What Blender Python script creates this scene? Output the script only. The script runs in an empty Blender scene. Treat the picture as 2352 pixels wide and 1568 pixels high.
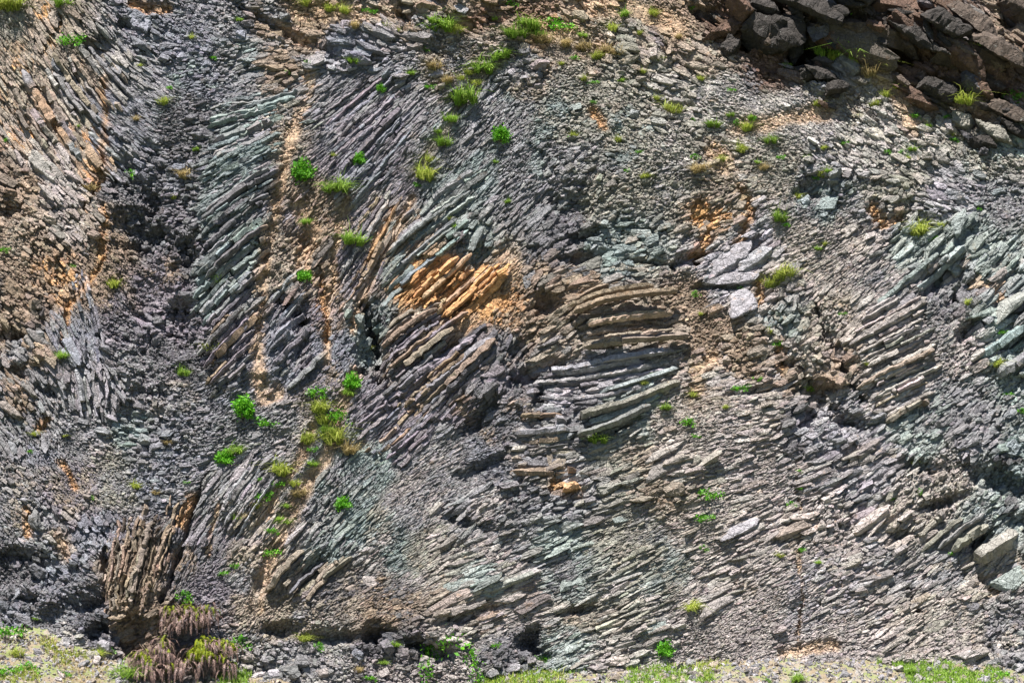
import bpy, bmesh, math, random
import numpy as np
from mathutils import Vector, Matrix

random.seed(7)
rng = np.random.default_rng(11)
R = math.radians
SC = bpy.context.scene
COL = SC.collection

# ------------------------------------------------------------------ camera, sky, sun, exposure
CAM = np.array([0.0, -95.0, 9.0])
AIM = np.array([0.0, 3.3, 12.6])
LENS = 88.0
cam = bpy.data.cameras.new("camera")
cam.lens = LENS
cam.sensor_width = 36.0
cam.clip_end = 6000
camo = bpy.data.objects.new("camera", cam)
COL.objects.link(camo)
camo.location = CAM
camo.rotation_euler = Vector(AIM - CAM).to_track_quat('-Z', 'Y').to_euler()
SC.camera = camo

SUN_DIR = np.array([-0.16, -0.30, 0.94])          # towards the sun
SUN_DIR /= np.linalg.norm(SUN_DIR)
w = bpy.data.worlds.new("World")
SC.world = w
w.use_nodes = True
nt = w.node_tree
bg = nt.nodes["Background"]
sky = nt.nodes.new("ShaderNodeTexSky")
sky.sky_type = 'NISHITA'
sky.sun_disc = False
sky.sun_elevation = math.asin(SUN_DIR[2])
sky.sun_rotation = math.atan2(SUN_DIR[0], SUN_DIR[1])
sky.air_density = 0.7
sky.dust_density = 0.4
nt.links.new(sky.outputs[0], bg.inputs[0])
bg.inputs[1].default_value = 0.05
sl = bpy.data.lights.new("sun", 'SUN')
sl.energy = 5.0
sl.angle = R(0.5)
sl.color = (1.0, 0.955, 0.89)
so = bpy.data.objects.new("sun", sl)
COL.objects.link(so)
so.rotation_euler = Vector(SUN_DIR).to_track_quat('Z', 'Y').to_euler()
SC.view_settings.view_transform = 'Standard'
SC.view_settings.look = 'None'
SC.view_settings.gamma = 1
SC.view_settings.exposure = 1.28
SC.cycles.diffuse_bounces = 2

# ------------------------------------------------------------------ the rock plane
# The face is mapped in units of 1/2352 of its visible width (about 17 mm): x to the right, y down.
LEAN = R(15)
EX = np.array([1.0, 0, 0])
EW = np.array([0, math.sin(LEAN), math.cos(LEAN)])
EN = np.array([0, -math.cos(LEAN), math.sin(LEAN)])
fw = (AIM - CAM) / np.linalg.norm(AIM - CAM)
rt = np.array([1.0, 0, 0])
up = np.cross(rt, fw)


def plane(fx, fy, d=0.0):
    """face coordinates (+ distance in front of the rock plane) to the world"""
    fx = np.asarray(fx, float); fy = np.asarray(fy, float)
    kx = (fx / 2352 - 0.5) * 36 / LENS
    ky = -(fy - 784) / 2352 * 36 / LENS
    ray = fw + kx[..., None] * rt + ky[..., None] * up
    t = -(CAM @ EN) / (ray @ EN)
    p = CAM + t[..., None] * ray
    return p + np.asarray(d)[..., None] * EN


def to_face(p):
    v = p - CAM
    z = v @ fw
    return (v @ rt) / z * LENS / 36 * 2352 + 1176, 784 - (v @ up) / z * LENS / 36 * 2352


U = float(np.linalg.norm(plane(1176, 784) - plane(1177, 784)))     # metres per unit

# ------------------------------------------------------------------ noise
_perm = rng.random((256, 256))


def vnoise(x, y):
    xi = np.floor(x).astype(int); yi = np.floor(y).astype(int)
    a = x - xi; b = y - yi
    a = a * a * (3 - 2 * a); b = b * b * (3 - 2 * b)
    g = lambda i, j: _perm[i & 255, j & 255]
    return ((g(xi, yi) * (1 - a) + g(xi + 1, yi) * a) * (1 - b) + (g(xi, yi + 1) * (1 - a) + g(xi + 1, yi + 1) * a) * b) * 2 - 1


def fbm(x, y, s, o=4, seed=0):
    r = 0; a = 1; t = 0
    for k in range(o):
        r = r + a * vnoise(x / s + 17.3 * k + seed * 31.7, y / s + 9.1 * k + seed * 57.3)
        t += a; a *= 0.5; s *= 0.5
    return r / t


# ------------------------------------------------------------------ rock colours (albedo)
PAL = dict(
    umber=(.12, .085, .063), rustd=(.15, .082, .052),
    grey=(.275, .265, .28), blue=(.23, .235, .285), teal=(.24, .295, .29), purple=(.245, .212, .25),
    tan=(.37, .295, .225), brown=(.26, .195, .145), orange=(.52, .29, .13), pale=(.45, .41, .375),
    pink=(.42, .36, .34), dark=(.12, .112, .125), rust=(.21, .13, .09), olive=(.335, .31, .255),
    lav=(.375, .35, .385), char=(.052, .043, .038), soil=(.48, .335, .22), tealp=(.325, .375, .355), dgrey=(.18, .172, .19))

PAL = {k: tuple(.82 * (.78 * c + .22 * (sum(v) / 3)) for c in v) if k not in ('orange', 'soil', 'rust', 'brown') else v for k, v in PAL.items()}

# zone points: x, y, bedding angle (deg, + rises to the right), block length, width, colour, second colour for stains and painted hollow shade, part
Z = [
 (20,30,-50,26,13,'tan','olive','left'), (120,60,-55,34,12,'tan','orange','left'), (60,200,-56,38,13,'tan','orange','left'),
 (150,180,-54,34,12,'tan','rust','left'), (200,130,-50,32,12,'tan','grey','left'), (110,330,-55,30,12,'pink','orange','left'), (190,330,-55,22,10,'tan','orange','left'),
 (30,420,-30,18,11,'brown','dark','left'), (120,420,-45,24,11,'pink','grey','left'), (60,540,-30,17,11,'brown','tan','left'),
 (170,500,-45,18,10,'pink','tan','left'), (60,680,-35,18,11,'brown','dark','left'), (130,640,-50,18,11,'brown','orange','left'),
 (60,800,-40,18,11,'brown','grey','left'), (40,900,-50,18,10,'grey','brown','left'), (110,900,-60,20,10,'grey','tan','left'),
 (250,120,-50,34,16,'grey','pale','top'), (330,60,-30,24,14,'blue','grey','top'), (430,80,-20,17,11,'blue','grey','top'),
 (540,50,-20,17,11,'grey','blue','top'), (620,60,-10,18,11,'grey','brown','top'), (350,180,-35,26,11,'grey','lav','gully'),
 (440,160,5,18,11,'blue','teal','gully'), (560,130,15,20,11,'grey','teal','top'), (640,130,10,16,10,'brown','grey','top'),
 (270,270,-42,26,9,'blue','grey','gully'), (330,310,-35,22,9,'grey','blue','gully'), (410,260,5,16,10,'dgrey','teal','gully'),
 (300,420,-30,13,9,'dgrey','blue','gully'), (390,380,-5,14,9,'dgrey','blue','gully'), (330,520,-10,14,10,'dgrey','dark','gully'),  # dark rubble tones that also paint in the shade of the hollow
 (260,540,-40,16,10,'brown','dgrey','gully'), (400,480,5,14,9,'dgrey','purple','gully'), (430,580,10,14,10,'dgrey','dark','gully'),
 (340,640,-10,14,10,'purple','brown','gully'), (260,660,-50,15,9,'brown','purple','gully'), (400,720,0,13,9,'purple','dgrey','gully'),
 (300,760,-20,13,9,'purple','dgrey','gully'), (400,820,-5,13,9,'dgrey','purple','gully'), (310,860,-20,12,8,'grey','purple','gully'),
 (180,780,-65,26,9,'blue','grey','gully'), (200,900,-75,20,9,'lav','grey','gully'), (400,900,-10,12,8,'grey','tan','gully'),
 (300,960,-10,12,7,'grey','teal','foot left'), (200,1000,-20,12,7,'grey','pink','foot left'), (420,1000,5,13,8,'blue','grey','foot left'),
 (90,1010,-60,16,9,'grey','blue','foot left'), (60,1120,-40,15,9,'grey','tan','foot left'), (150,1120,-40,14,9,'purple','tan','foot left'),
 (260,1090,-10,12,8,'grey','olive','foot left'), (360,1100,5,12,8,'grey','blue','foot left'), (100,1200,-45,15,10,'grey','tan','foot left'),
 (200,1220,-60,14,9,'blue','purple','foot left'), (60,1300,-30,15,10,'dgrey','dark','foot left'), (160,1330,-30,15,10,'blue','dgrey','foot left'),  # dark tones by the left foot stand in for shade of a deeper recess
 (90,1400,-20,15,10,'dgrey','blue','foot left'), (200,1430,-20,17,11,'blue','dark','foot left'), (310,1300,75,20,9,'brown','umber','foot left'),
 (300,1430,30,18,11,'brown','dark','foot left'), (400,1300,65,18,9,'dgrey','brown','foot left'), (120,1480,0,16,11,'grey','pale','foot left'),
 (560,260,18,24,10,'grey','teal','mid'), (560,360,36,28,9,'teal','blue','mid'), (520,500,42,26,8,'teal','dgrey','mid'), (530,650,45,28,9,'teal','purple','mid'),
 (530,800,47,28,9,'purple','grey','mid'), (490,880,30,18,9,'grey','blue','mid'), (640,300,20,14,9,'tan','grey','mid'), (640,600,45,14,9,'tan','teal','mid'),
 (650,800,48,20,10,'blue','purple','mid'), (720,500,48,22,10,'brown','purple','mid'), (700,720,48,20,10,'purple','rust','mid'),
 (740,900,40,16,9,'purple','tan','mid'), (740,660,45,18,9,'brown','purple','mid'), (770,790,48,18,10,'blue','brown','mid'),
 (780,200,40,26,9,'grey','blue','mid'), (860,280,45,30,8,'purple','grey','mid'), (820,380,47,34,8,'purple','blue','mid'), (920,260,48,24,8,'grey','purple','mid'),
 (860,480,50,30,8,'purple','pink','mid'), (820,620,50,24,8,'purple','brown','mid'), (900,560,48,22,8,'teal','brown','mid'),
 (560,1010,20,18,9,'grey','blue','mid'), (560,1100,50,24,9,'grey','lav','mid'), (640,1000,30,16,9,'grey','pink','mid'), (500,1200,55,24,8,'grey','purple','mid'),
 (590,1190,50,20,8,'tan','lav','mid'), (470,1280,60,15,9,'purple','dgrey','mid'), (570,1290,45,15,9,'grey','tan','mid'), (690,1120,45,16,8,'grey','pink','mid'),
 (500,1380,10,15,10,'purple','dgrey','mid'), (600,1400,40,18,10,'tan','grey','mid'),
 (700,50,0,20,13,'brown','tan','top'), (790,110,-10,26,16,'blue','lav','top'), (880,70,-30,28,15,'grey','tan','top'), (980,90,-25,22,13,'grey','brown','top'),
 (900,160,20,18,10,'grey','blue','top'), (1020,150,0,16,10,'tan','grey','top'), (950,20,-20,26,16,'brown','tan','top'), (1100,40,-20,20,12,'brown','tan','top'),
 (1250,90,-15,14,9,'tan','orange','top'), (1200,160,0,14,9,'grey','tan','top'), (1350,40,-30,20,12,'brown','olive','top'), (1450,60,-30,20,12,'olive','tan','top'),
 (1560,40,-30,17,11,'brown','purple','top'),
 (1100,240,50,24,10,'grey','blue','upper right'), (1050,330,48,22,9,'grey','teal','upper right'), (1180,260,45,20,10,'grey','teal','upper right'),
 (1080,420,45,26,10,'teal','grey','upper right'), (1200,380,40,18,10,'grey','teal','upper right'), (1300,260,10,16,10,'olive','teal','upper right'), (1300,400,20,15,9,'grey','olive','upper right'),
 (1420,180,-20,17,11,'olive','tan','upper right'), (1450,300,-20,19,12,'olive','teal','upper right'), (1550,180,-20,15,9,'pale','olive','upper right'),
 (1560,320,-15,16,10,'olive','pale','upper right'), (1200,480,45,24,11,'grey','dark','upper right'), (1300,520,30,18,12,'dgrey','teal','upper right'),
 (1400,450,25,16,10,'olive','grey','upper right'), (1500,440,25,18,11,'olive','grey','upper right'), (1450,560,10,26,16,'teal','olive','upper right'),
 (1660,200,-20,14,8,'pale','grey','upper right'), (1700,320,-15,14,8,'pale','tan','upper right'), (1650,400,5,15,9,'tan','pale','upper right'),
 (1800,250,-25,14,8,'pale','grey','upper right'), (1780,400,10,14,9,'olive','tan','upper right'), (1900,200,-35,20,12,'grey','tan','upper right'),
 (1900,330,-30,14,8,'pale','lav','upper right'), (2000,250,-35,15,9,'pale','tan','upper right'), (2050,380,-35,13,8,'pale','olive','upper right'),
 (2150,330,-35,15,10,'olive','pale','upper right'), (2250,250,-30,20,13,'brown','grey','upper right'), (2300,360,-35,17,11,'olive','tealp','upper right'),
 (2200,450,-20,12,7,'lav','grey','upper right'), (2320,480,20,13,8,'grey','teal','upper right'), (2000,470,20,14,9,'grey','olive','upper right'), (1880,440,20,18,12,'grey','teal','upper right'),
 (1700,50,-40,30,16,'rustd','char','upper right'), (1850,60,-35,40,22,'char','rustd','upper right'), (2000,60,-30,44,22,'umber','char','upper right'), (2150,50,-35,40,22,'rustd','dgrey','upper right'),
 (2300,80,-35,28,16,'umber','brown','upper right'), (2100,160,-35,22,13,'rustd','umber','upper right'), (2200,190,-35,26,15,'umber','dgrey','upper right'), (1760,120,-30,20,12,'rustd','dgrey','upper right'),
 (1640,120,-30,15,9,'tan','brown','upper right'), (2320,180,-35,26,15,'rustd','brown','upper right'),
 (1650,480,30,22,12,'tan','orange','right'), (1720,560,32,32,15,'lav','tan','right'), (1660,640,25,32,16,'lav','pink','right'), (1760,680,30,18,11,'olive','pink','right'),
 (1830,540,30,18,9,'olive','grey','right'), (1950,540,35,18,9,'pale','olive','right'), (1900,640,35,24,9,'olive','pale','right'), (2030,640,36,26,9,'pale','grey','right'),
 (2100,560,40,26,13,'tealp','olive','right'), (2200,560,45,32,16,'tealp','grey','right'), (2290,560,45,26,13,'tealp','olive','right'), (2180,660,40,24,14,'grey','dgrey','right'),
 (2300,680,38,34,16,'tealp','grey','right'), (1600,720,20,14,8,'brown','tan','right'), (1620,800,15,13,8,'brown','pink','right'), (1700,800,10,14,9,'brown','tan','right'),
 (1800,760,40,20,13,'olive','teal','right'), (1900,740,40,20,13,'olive','tan','right'), (2050,750,30,26,9,'pink','pale','right'), (2080,860,26,30,9,'pink','pale','right'),
 (2180,800,30,18,10,'pink','grey','right'), (2200,900,32,20,10,'grey','tealp','right'), (2310,900,38,20,12,'tealp','grey','right'), (1900,860,35,20,14,'olive','brown','right'),
 (1800,870,20,22,11,'brown','pink','right'), (1640,900,12,20,9,'pink','tan','right'), (1730,950,12,22,10,'pink','olive','right'), (1880,980,30,24,14,'lav','dark','right'),
 (2000,960,30,22,12,'grey','pink','right'), (2120,980,35,22,11,'tealp','grey','right'), (2250,1010,38,18,11,'grey','dgrey','right'), (2330,1060,38,17,11,'teal','dark','right'),
 (990,660,42,24,9,'orange','tan','mid right'), (1075,680,45,20,9,'orange','soil','mid right'), (1120,625,45,22,9,'soil','tan','mid right'),
 (1100,590,50,20,13,'teal','dark','mid right'), (1230,620,40,24,14,'dgrey','brown','mid right'), (1320,640,20,24,12,'brown','dgrey','mid right'), (1150,700,45,18,11,'brown','orange','mid right'),
 (1220,720,40,20,12,'brown','dgrey','mid right'), (1290,780,35,22,11,'tan','grey','mid right'), (1150,800,48,20,11,'dgrey','brown','mid right'), (960,790,42,26,10,'brown','purple','mid right'),
 (1030,900,45,24,10,'purple','brown','mid right'), (1150,880,48,20,12,'dgrey','purple','mid right'), (900,950,40,24,9,'purple','brown','mid right'), (820,930,45,18,8,'purple','blue','mid right'),
 (1440,740,6,30,11,'tan','brown','mid right'), (1400,860,8,34,10,'lav','grey','mid right'), (1450,950,22,26,11,'tealp','olive','mid right'), (1300,940,5,22,11,'dgrey','lav','mid right'),
 (1140,960,30,20,11,'dgrey','brown','mid right'), (1240,1010,5,26,14,'grey','tan','mid right'), (1550,960,20,18,10,'olive','tan','mid right'), (1120,1040,15,17,9,'dgrey','blue','mid right'),
 (850,760,60,16,11,'teal','dark','mid right'),
 (760,1080,50,15,7,'teal','grey','lower'), (860,1080,45,18,8,'grey','teal','lower'), (980,1060,35,22,9,'grey','pink','lower'), (840,1200,42,18,7,'teal','olive','lower'),
 (960,1160,38,18,8,'grey','pink','lower'), (1090,1150,32,19,9,'grey','pink','lower'), (1200,1170,25,18,10,'grey','dgrey','lower'), (1320,1130,18,22,11,'grey','tan','lower'),
 (1450,1080,18,24,11,'olive','tan','lower'), (1560,1060,18,26,11,'olive','pale','lower'), (1540,1130,20,28,16,'tan','brown','lower'), (1700,1050,18,22,10,'pale','olive','lower'),
 (760,1250,45,18,8,'teal','grey','lower'), (900,1290,32,18,8,'teal','pink','lower'), (1020,1260,32,22,8,'olive','pink','lower'), (1150,1260,27,19,9,'pink','grey','lower'),
 (1300,1260,24,24,9,'tealp','grey','lower'), (1100,1330,20,28,9,'tealp','olive','lower'), (1300,1340,22,22,10,'tealp','dgrey','lower'), (1450,1220,24,26,9,'olive','grey','lower'), (1500,1320,26,24,8,'olive','tealp','lower'),
 (1620,1180,20,30,10,'olive','pale','lower'), (1700,1280,26,24,8,'pale','olive','lower'), (1820,1120,24,24,10,'pale','grey','lower'), (1800,1230,26,18,9,'pale','tan','lower'),
 (1900,1200,28,16,10,'pale','olive','lower'), (2000,1100,32,26,12,'lav','olive','lower'), (2080,1180,38,24,12,'olive','pale','lower'), (2180,1100,40,22,14,'olive','dgrey','lower'), (2300,1180,40,26,14,'tealp','dark','lower'),
 (1950,1300,22,16,9,'pale','lav','lower'), (2050,1350,28,22,10,'pink','grey','lower'), (2160,1300,36,24,10,'grey','olive','lower'), (2280,1300,38,24,11,'olive','grey','lower'),
 (680,1330,48,24,9,'tan','dgrey','lower'), (780,1350,35,18,9,'tan','dark','lower'), (900,1390,25,20,10,'brown','dgrey','lower'), (1040,1400,24,26,11,'tan','pink','lower'), (1180,1390,20,26,10,'pink','brown','lower'),
 (1320,1410,20,26,11,'tan','olive','lower'), (1450,1420,24,24,9,'olive','pale','lower'), (1600,1380,28,20,9,'pale','pink','lower'), (1720,1400,25,16,8,'pale','tan','lower'), (1850,1380,26,18,8,'pale','lav','lower'),
 (1980,1430,24,17,8,'pale','grey','lower'), (2100,1430,32,24,10,'olive','pale','lower'), (2230,1400,30,22,12,'olive','dgrey','lower'), (2330,1450,20,17,11,'grey','olive','lower'),
 (700,1430,10,17,11,'tan','grey','lower'), (760,1500,0,15,11,'grey','pale','lower'), (900,1480,0,16,12,'dark','purple','lower'), (900,1550,0,15,11,'pink','purple','lower'), (1050,1480,5,16,11,'pink','grey','lower'),  # the dark point paints shade into the recess at the foot
 (1180,1480,10,17,12,'dgrey','pink','lower'), (1300,1480,25,24,9,'tealp','pink','lower'), (1420,1500,10,15,9,'pale','pink','lower'), (1600,1490,20,16,9,'pale','grey','lower'), (1750,1490,20,16,9,'pale','pink','lower'),
 (1950,1500,15,16,9,'pale','grey','lower'), (2150,1500,20,18,11,'pale','olive','lower'), (640,1510,0,15,11,'grey','pink','lower'),
]
PAL['fawn'] = (.345, .305, .275)
WARM = {'pale': 'pink', 'olive': 'fawn'}
Z = [z[:5] + (WARM.get(z[5], z[5]), WARM.get(z[6], z[6]), z[7]) if z[0] > 1500 and z[1] > 520 else z for z in Z]
ZX = np.array([z[0] for z in Z], float); ZY = np.array([z[1] for z in Z], float)
ZA = np.radians([z[2] for z in Z]); ZL = np.array([z[3] for z in Z], float); ZW = np.array([z[4] for z in Z], float)
ZC = np.array([PAL[z[5]] for z in Z]); ZS = np.array([PAL[z[6]] for z in Z])
PARTS = ['left', 'top', 'gully', 'foot left', 'mid', 'upper right', 'right', 'mid right', 'lower']
ZP = np.array([PARTS.index(z[7]) for z in Z])


def zones(fx, fy):
    """bedding, block size and colour at each point"""
    wx = fx + 45 * fbm(fx, fy, 90, 3, 1); wy = fy + 45 * fbm(fx, fy, 90, 3, 2)
    n = len(fx)
    ang = np.empty(n); L = np.empty(n); W = np.empty(n); C = np.empty((n, 3)); S = np.empty((n, 3)); P = np.empty(n, int)
    for i in range(0, n, 40000):
        s = slice(i, i + 40000)
        d2 = (wx[s, None] - ZX) ** 2 + (wy[s, None] - ZY) ** 2 + 120
        k = d2 ** -3.0
        k /= k.sum(1, keepdims=True)
        ang[s] = 0.5 * np.arctan2(k @ np.sin(2 * ZA), k @ np.cos(2 * ZA))
        L[s] = k @ ZL; W[s] = k @ ZW; C[s] = k @ ZC; S[s] = k @ ZS
        P[s] = ZP[d2.argmin(1)]
    return ang, L, W, C, S, P


CLEAR = [[(1335,690),(1548,645),(1556,776),(1365,800)], [(1250,838),(1555,790),(1505,882),(1240,915)], [(1330,1000),(1395,903),(1550,852),(1512,928)], [(945,690),(1055,585),(1160,640),(1062,730)]]    # little rubble lies on these columns


def inside(fx, fy, poly):
    r = np.ones(len(fx), bool); n = len(poly)
    area = sum(poly[i][0] * poly[(i + 1) % n][1] - poly[(i + 1) % n][0] * poly[i][1] for i in range(n))
    for i in range(n):
        (ax, ay), (bx, by) = poly[i], poly[(i + 1) % n]
        r &= ((bx - ax) * (fy - ay) - (by - ay) * (fx - ax)) * area > 0
    return r


# gullies filled with debris and open cracks with shade painted in as a dark tint: polyline, half width, colour, depth, fines (0 to 1)
LINES = [
 ([(712,170),(690,260),(668,340),(645,440),(622,540),(605,640),(598,740),(596,850)], 13, 'soil', -.05, 1),
 ([(690,480),(720,520),(700,590),(700,640)], 20, 'soil', -.18, .8), ([(800,450),(775,540),(768,640),(755,730),(752,830)], 10, 'soil', -.2, 1),
 ([(735,640),(745,700),(750,780)], 9, 'orange', -.2, 1), ([(700,700),(690,760),(700,830)], 16, 'purple', -.3, .6),
 ([(945,450),(905,530),(870,610),(830,690),(810,760)], 10, 'soil', -.2, 1), ([(900,480),(870,540),(850,600)], 8, 'orange', -.1, .8),
 ([(1170,110),(1110,170),(1060,230),(1010,320),(960,400)], 12, 'tan', -.1, .8),
 ([(815,860),(780,960),(745,1060),(690,1140),(650,1210),(600,1330),(590,1400)], 16, 'soil', -.15, .8),
 ([(720,980),(690,1060),(640,1130),(600,1200)], 12, 'soil', -.1, .7), ([(590,860),(610,920),(640,900)], 16, 'soil', -.15, .8),
 ([(470,1095),(440,1180),(420,1240),(395,1320),(372,1390)], 7, 'dark', -.6, 0), ([(440,1140),(415,1200)], 12, 'orange', -.1, .6),
 ([(842,700),(850,760),(862,810),(880,880)], 11, 'dark', -.9, 0), ([(830,850),(870,880),(900,890)], 8, 'dark', -.6, 0),
 ([(235,180),(238,300),(230,420),(190,480)], 8, 'orange', -.25, .7), ([(80,210),(110,260),(150,320)], 9, 'orange', -.2, .6), ([(150,40),(110,120)], 8, 'orange', -.15, .5),
 ([(300,0),(330,16),(380,10)], 12, 'orange', -.3, .4), ([(160,700),(155,790)], 9, 'orange', -.3, .5), ([(240,480),(235,600),(180,690)], 8, 'orange', -.15, .6),
 ([(60,1170),(66,1230)], 10, 'orange', -.1, .8), ([(140,1060),(170,1110)], 10, 'orange', -.1, .7), ([(130,1230),(150,1270)], 18, 'soil', -.1, .8), ([(90,980),(110,960)], 10, 'orange', -.1, .6),
 ([(1230,60),(1310,70),(1390,110)], 26, 'soil', -.1, .9), ([(1270,120),(1360,90)], 24, 'tan', 0, .9), ([(690,30),(770,20),(900,30)], 22, 'soil', -.1, .7), ([(700,90),(640,60)], 14, 'soil', -.1, .6),
 ([(1080,50),(1130,30),(1260,10)], 24, 'rust', -.15, .7), ([(1330,10),(1450,14),(1560,60)], 24, 'soil', -.1, .6),
 ([(1360,260),(1385,290)], 12, 'orange', -.1, .8), ([(1640,350),(1660,380)], 24, 'soil', -.1, .8), ([(1690,300),(1780,280),(1900,260)], 18, 'soil', -.1, .6), ([(2020,180),(2060,220),(2090,290)], 18, 'soil', -.1, .6),
 ([(1600,480),(1630,530),(1600,580)], 18, 'orange', -.35, .2), ([(1700,440),(1730,490),(1690,560)], 12, 'orange', -.2, .5), ([(2000,480),(2030,510),(2060,500)], 14, 'orange', -.2, .4),
 ([(1750,650),(1745,690)], 13, 'orange', -.15, .9), ([(1580,650),(1600,740),(1640,800)], 26, 'brown', -.15, .6), ([(1640,820),(1590,900)], 18, 'soil', -.1, .5), ([(1790,800),(1800,850)], 14, 'orange', -.15, .6),
 ([(1270,1115),(1300,1130),(1320,1120)], 14, 'orange', -.2, .3), ([(1045,720),(1080,700),(1100,700),(1150,690)], 20, 'orange', -.1, .4), ([(1050,770),(1085,730)], 13, 'soil', -.1, .5),
 ([(1830,1060),(1836,1200),(1840,1390),(1838,1490)], 5, 'soil', -.15, .8), ([(2240,650),(2300,690)], 13, 'soil', -.1, .5), ([(2260,1330),(2290,1350)], 14, 'soil', -.3, .3),
 ([(1800,1500),(1850,1490),(1915,1480)], 14, 'soil', -.1, .6), ([(590,1330),(585,1420)], 12, 'tan', -.1, .7), ([(500,1150),(485,1220),(480,1270)], 7, 'soil', -.05, .8),
 ([(2060,1310),(2085,1350),(2110,1400)], 7, 'dark', -.7, 0), ([(1870,700),(1930,830),(1990,920)], 9, 'dark', -.5, 0),
 ([(2080,120),(2160,150),(2300,180)], 16, 'rust', -.2, .5), ([(1650,70),(1720,100),(1780,150)], 20, 'rust', -.15, .6),
]
# hollows and swellings of the face: x, y, rx, ry, tilt, metres
BLOBS = [
 (350,620,100,300,0,-.6), (310,520,60,50,0,-.5), (430,600,22,60,0,-.5), (420,760,40,50,0,-.35), (420,700,30,12,0,-.3), (330,900,60,12,-10,-.2),
 (560,620,110,320,0,.35), (230,110,40,26,-40,-.5), (285,60,16,10,-40,-.5), (160,170,20,14,-40,-.4), (40,770,60,18,0,-.4), (30,850,60,16,-10,-.4), (120,480,40,16,0,-.2), (20,480,40,20,0,-.4),
 (120,900,40,14,-20,-.4), (690,730,22,16,-40,-.6), (650,700,20,30,40,-.4), (700,560,30,30,0,-.3),
 (850,790,26,80,-10,-.5), (960,640,30,30,40,.2), (1060,640,110,70,40,-.35), (1250,700,30,26,40,-.6), (1330,595,60,14,10,-.7), (1300,470,60,40,0,-.4), (1340,540,40,16,20,-.5), (1490,600,60,9,-6,-.5),
 (1200,870,34,22,30,-.7), (1260,835,40,14,10,-.6), (1240,930,14,36,0,-.5), (1310,960,12,50,0,-.4), (1200,800,50,30,45,-.4), (1100,960,60,18,40,-.4), (1110,1070,60,20,20,-.4), (1080,1200,60,14,-20,-.35), (1030,810,40,14,40,-.35),
 (1430,985,50,9,24,-.5), (1380,905,30,7,0,-.4), (1590,590,46,18,20,-.9), (1650,655,60,8,0,-.5), (1730,560,30,14,30,-.5), (1870,445,40,40,0,-.5), (2160,645,60,22,35,-.9), (2200,680,30,40,0,-.6),
 (2230,760,40,20,35,-.7), (2320,800,60,12,35,-.7), (1830,840,50,14,-30,-.5), (1880,900,60,30,-25,-.8), (1940,960,60,24,-20,-.7), (1850,960,30,20,0,-.5), (1740,900,60,10,10,-.3),
 (2300,1110,70,30,-20,-.6), (2170,1150,60,12,20,-.6), (2250,1240,50,14,35,-.6), (2060,1230,30,14,20,-.4), (2120,1070,50,16,-10,-.5), (2340,1200,40,30,0,-.4),
 (870,1455,40,22,6,-.8), (950,1478,36,18,10,-.8), (1000,1500,40,20,10,-.6), (1215,1465,34,24,60,-.8), (1250,1500,22,20,0,-.5), (1330,1400,60,12,10,-.4), (1050,1420,60,14,20,-.5), (760,1460,80,16,0,-.6), (640,1445,50,20,0,-.6), (300,1470,46,50,60,-.9), (230,1440,40,20,40,-.7),
 (60,1310,120,40,0,-.35), (150,1400,120,36,20,-.3), (40,1270,30,16,0,-.4), (120,1340,34,14,10,-.4), (200,1390,30,14,20,-.4), (60,1370,30,12,0,-.4), (420,1400,30,20,0,-.5), (720,1310,50,24,45,-.5), (260,1210,30,20,0,-.2), (240,1290,10,70,0,-.6),
 (1900,30,300,60,-8,.7), (2200,110,200,60,-8,.5), (1845,112,34,36,20,-2.0), (2065,125,62,18,-18,-2.0), (1730,55,16,50,-20,-1.2), (1950,70,46,22,-20,-1.5), (2130,40,40,22,-30,-1.5), (2000,20,36,12,-20,-1.3), (1790,30,26,14,0,-1.2),
 (1620,30,40,16,-20,-.8), (2180,190,40,14,-20,-.9), (2280,200,50,12,-30,-.9), (2330,60,30,20,-30,-.8), (1900,190,50,10,-10,-.7), (2250,270,40,20,0,-.5), (1850,155,16,20,0,-.6), (1895,195,40,26,0,.4),
 (930,30,20,26,0,-.6), (1050,50,40,14,-20,-.5), (600,40,60,10,-30,-.4), (660,70,40,14,-30,-.4), (690,400,200,500,10,.1), (760,115,50,30,0,-.3), (1000,120,30,16,0,-.3),
 (560,1180,60,240,30,.15), (330,1310,70,110,0,.35),
]
BND = (-420, 2772, -330, 1790)
NX, NY = 1250, 830
gx = np.linspace(BND[0], BND[1], NX); gy = np.linspace(BND[2], BND[3], NY)
GX, GY = np.meshgrid(gx, gy)


def seg_dist(X, Y, pts):
    best = np.full(X.shape, 1e9)
    for (x0, y0), (x1, y1) in zip(pts[:-1], pts[1:]):
        dx, dy = x1 - x0, y1 - y0
        t = np.clip(((X - x0) * dx + (Y - y0) * dy) / (dx * dx + dy * dy), 0, 1)
        best = np.minimum(best, np.hypot(X - x0 - t * dx, Y - y0 - t * dy))
    return best


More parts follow.
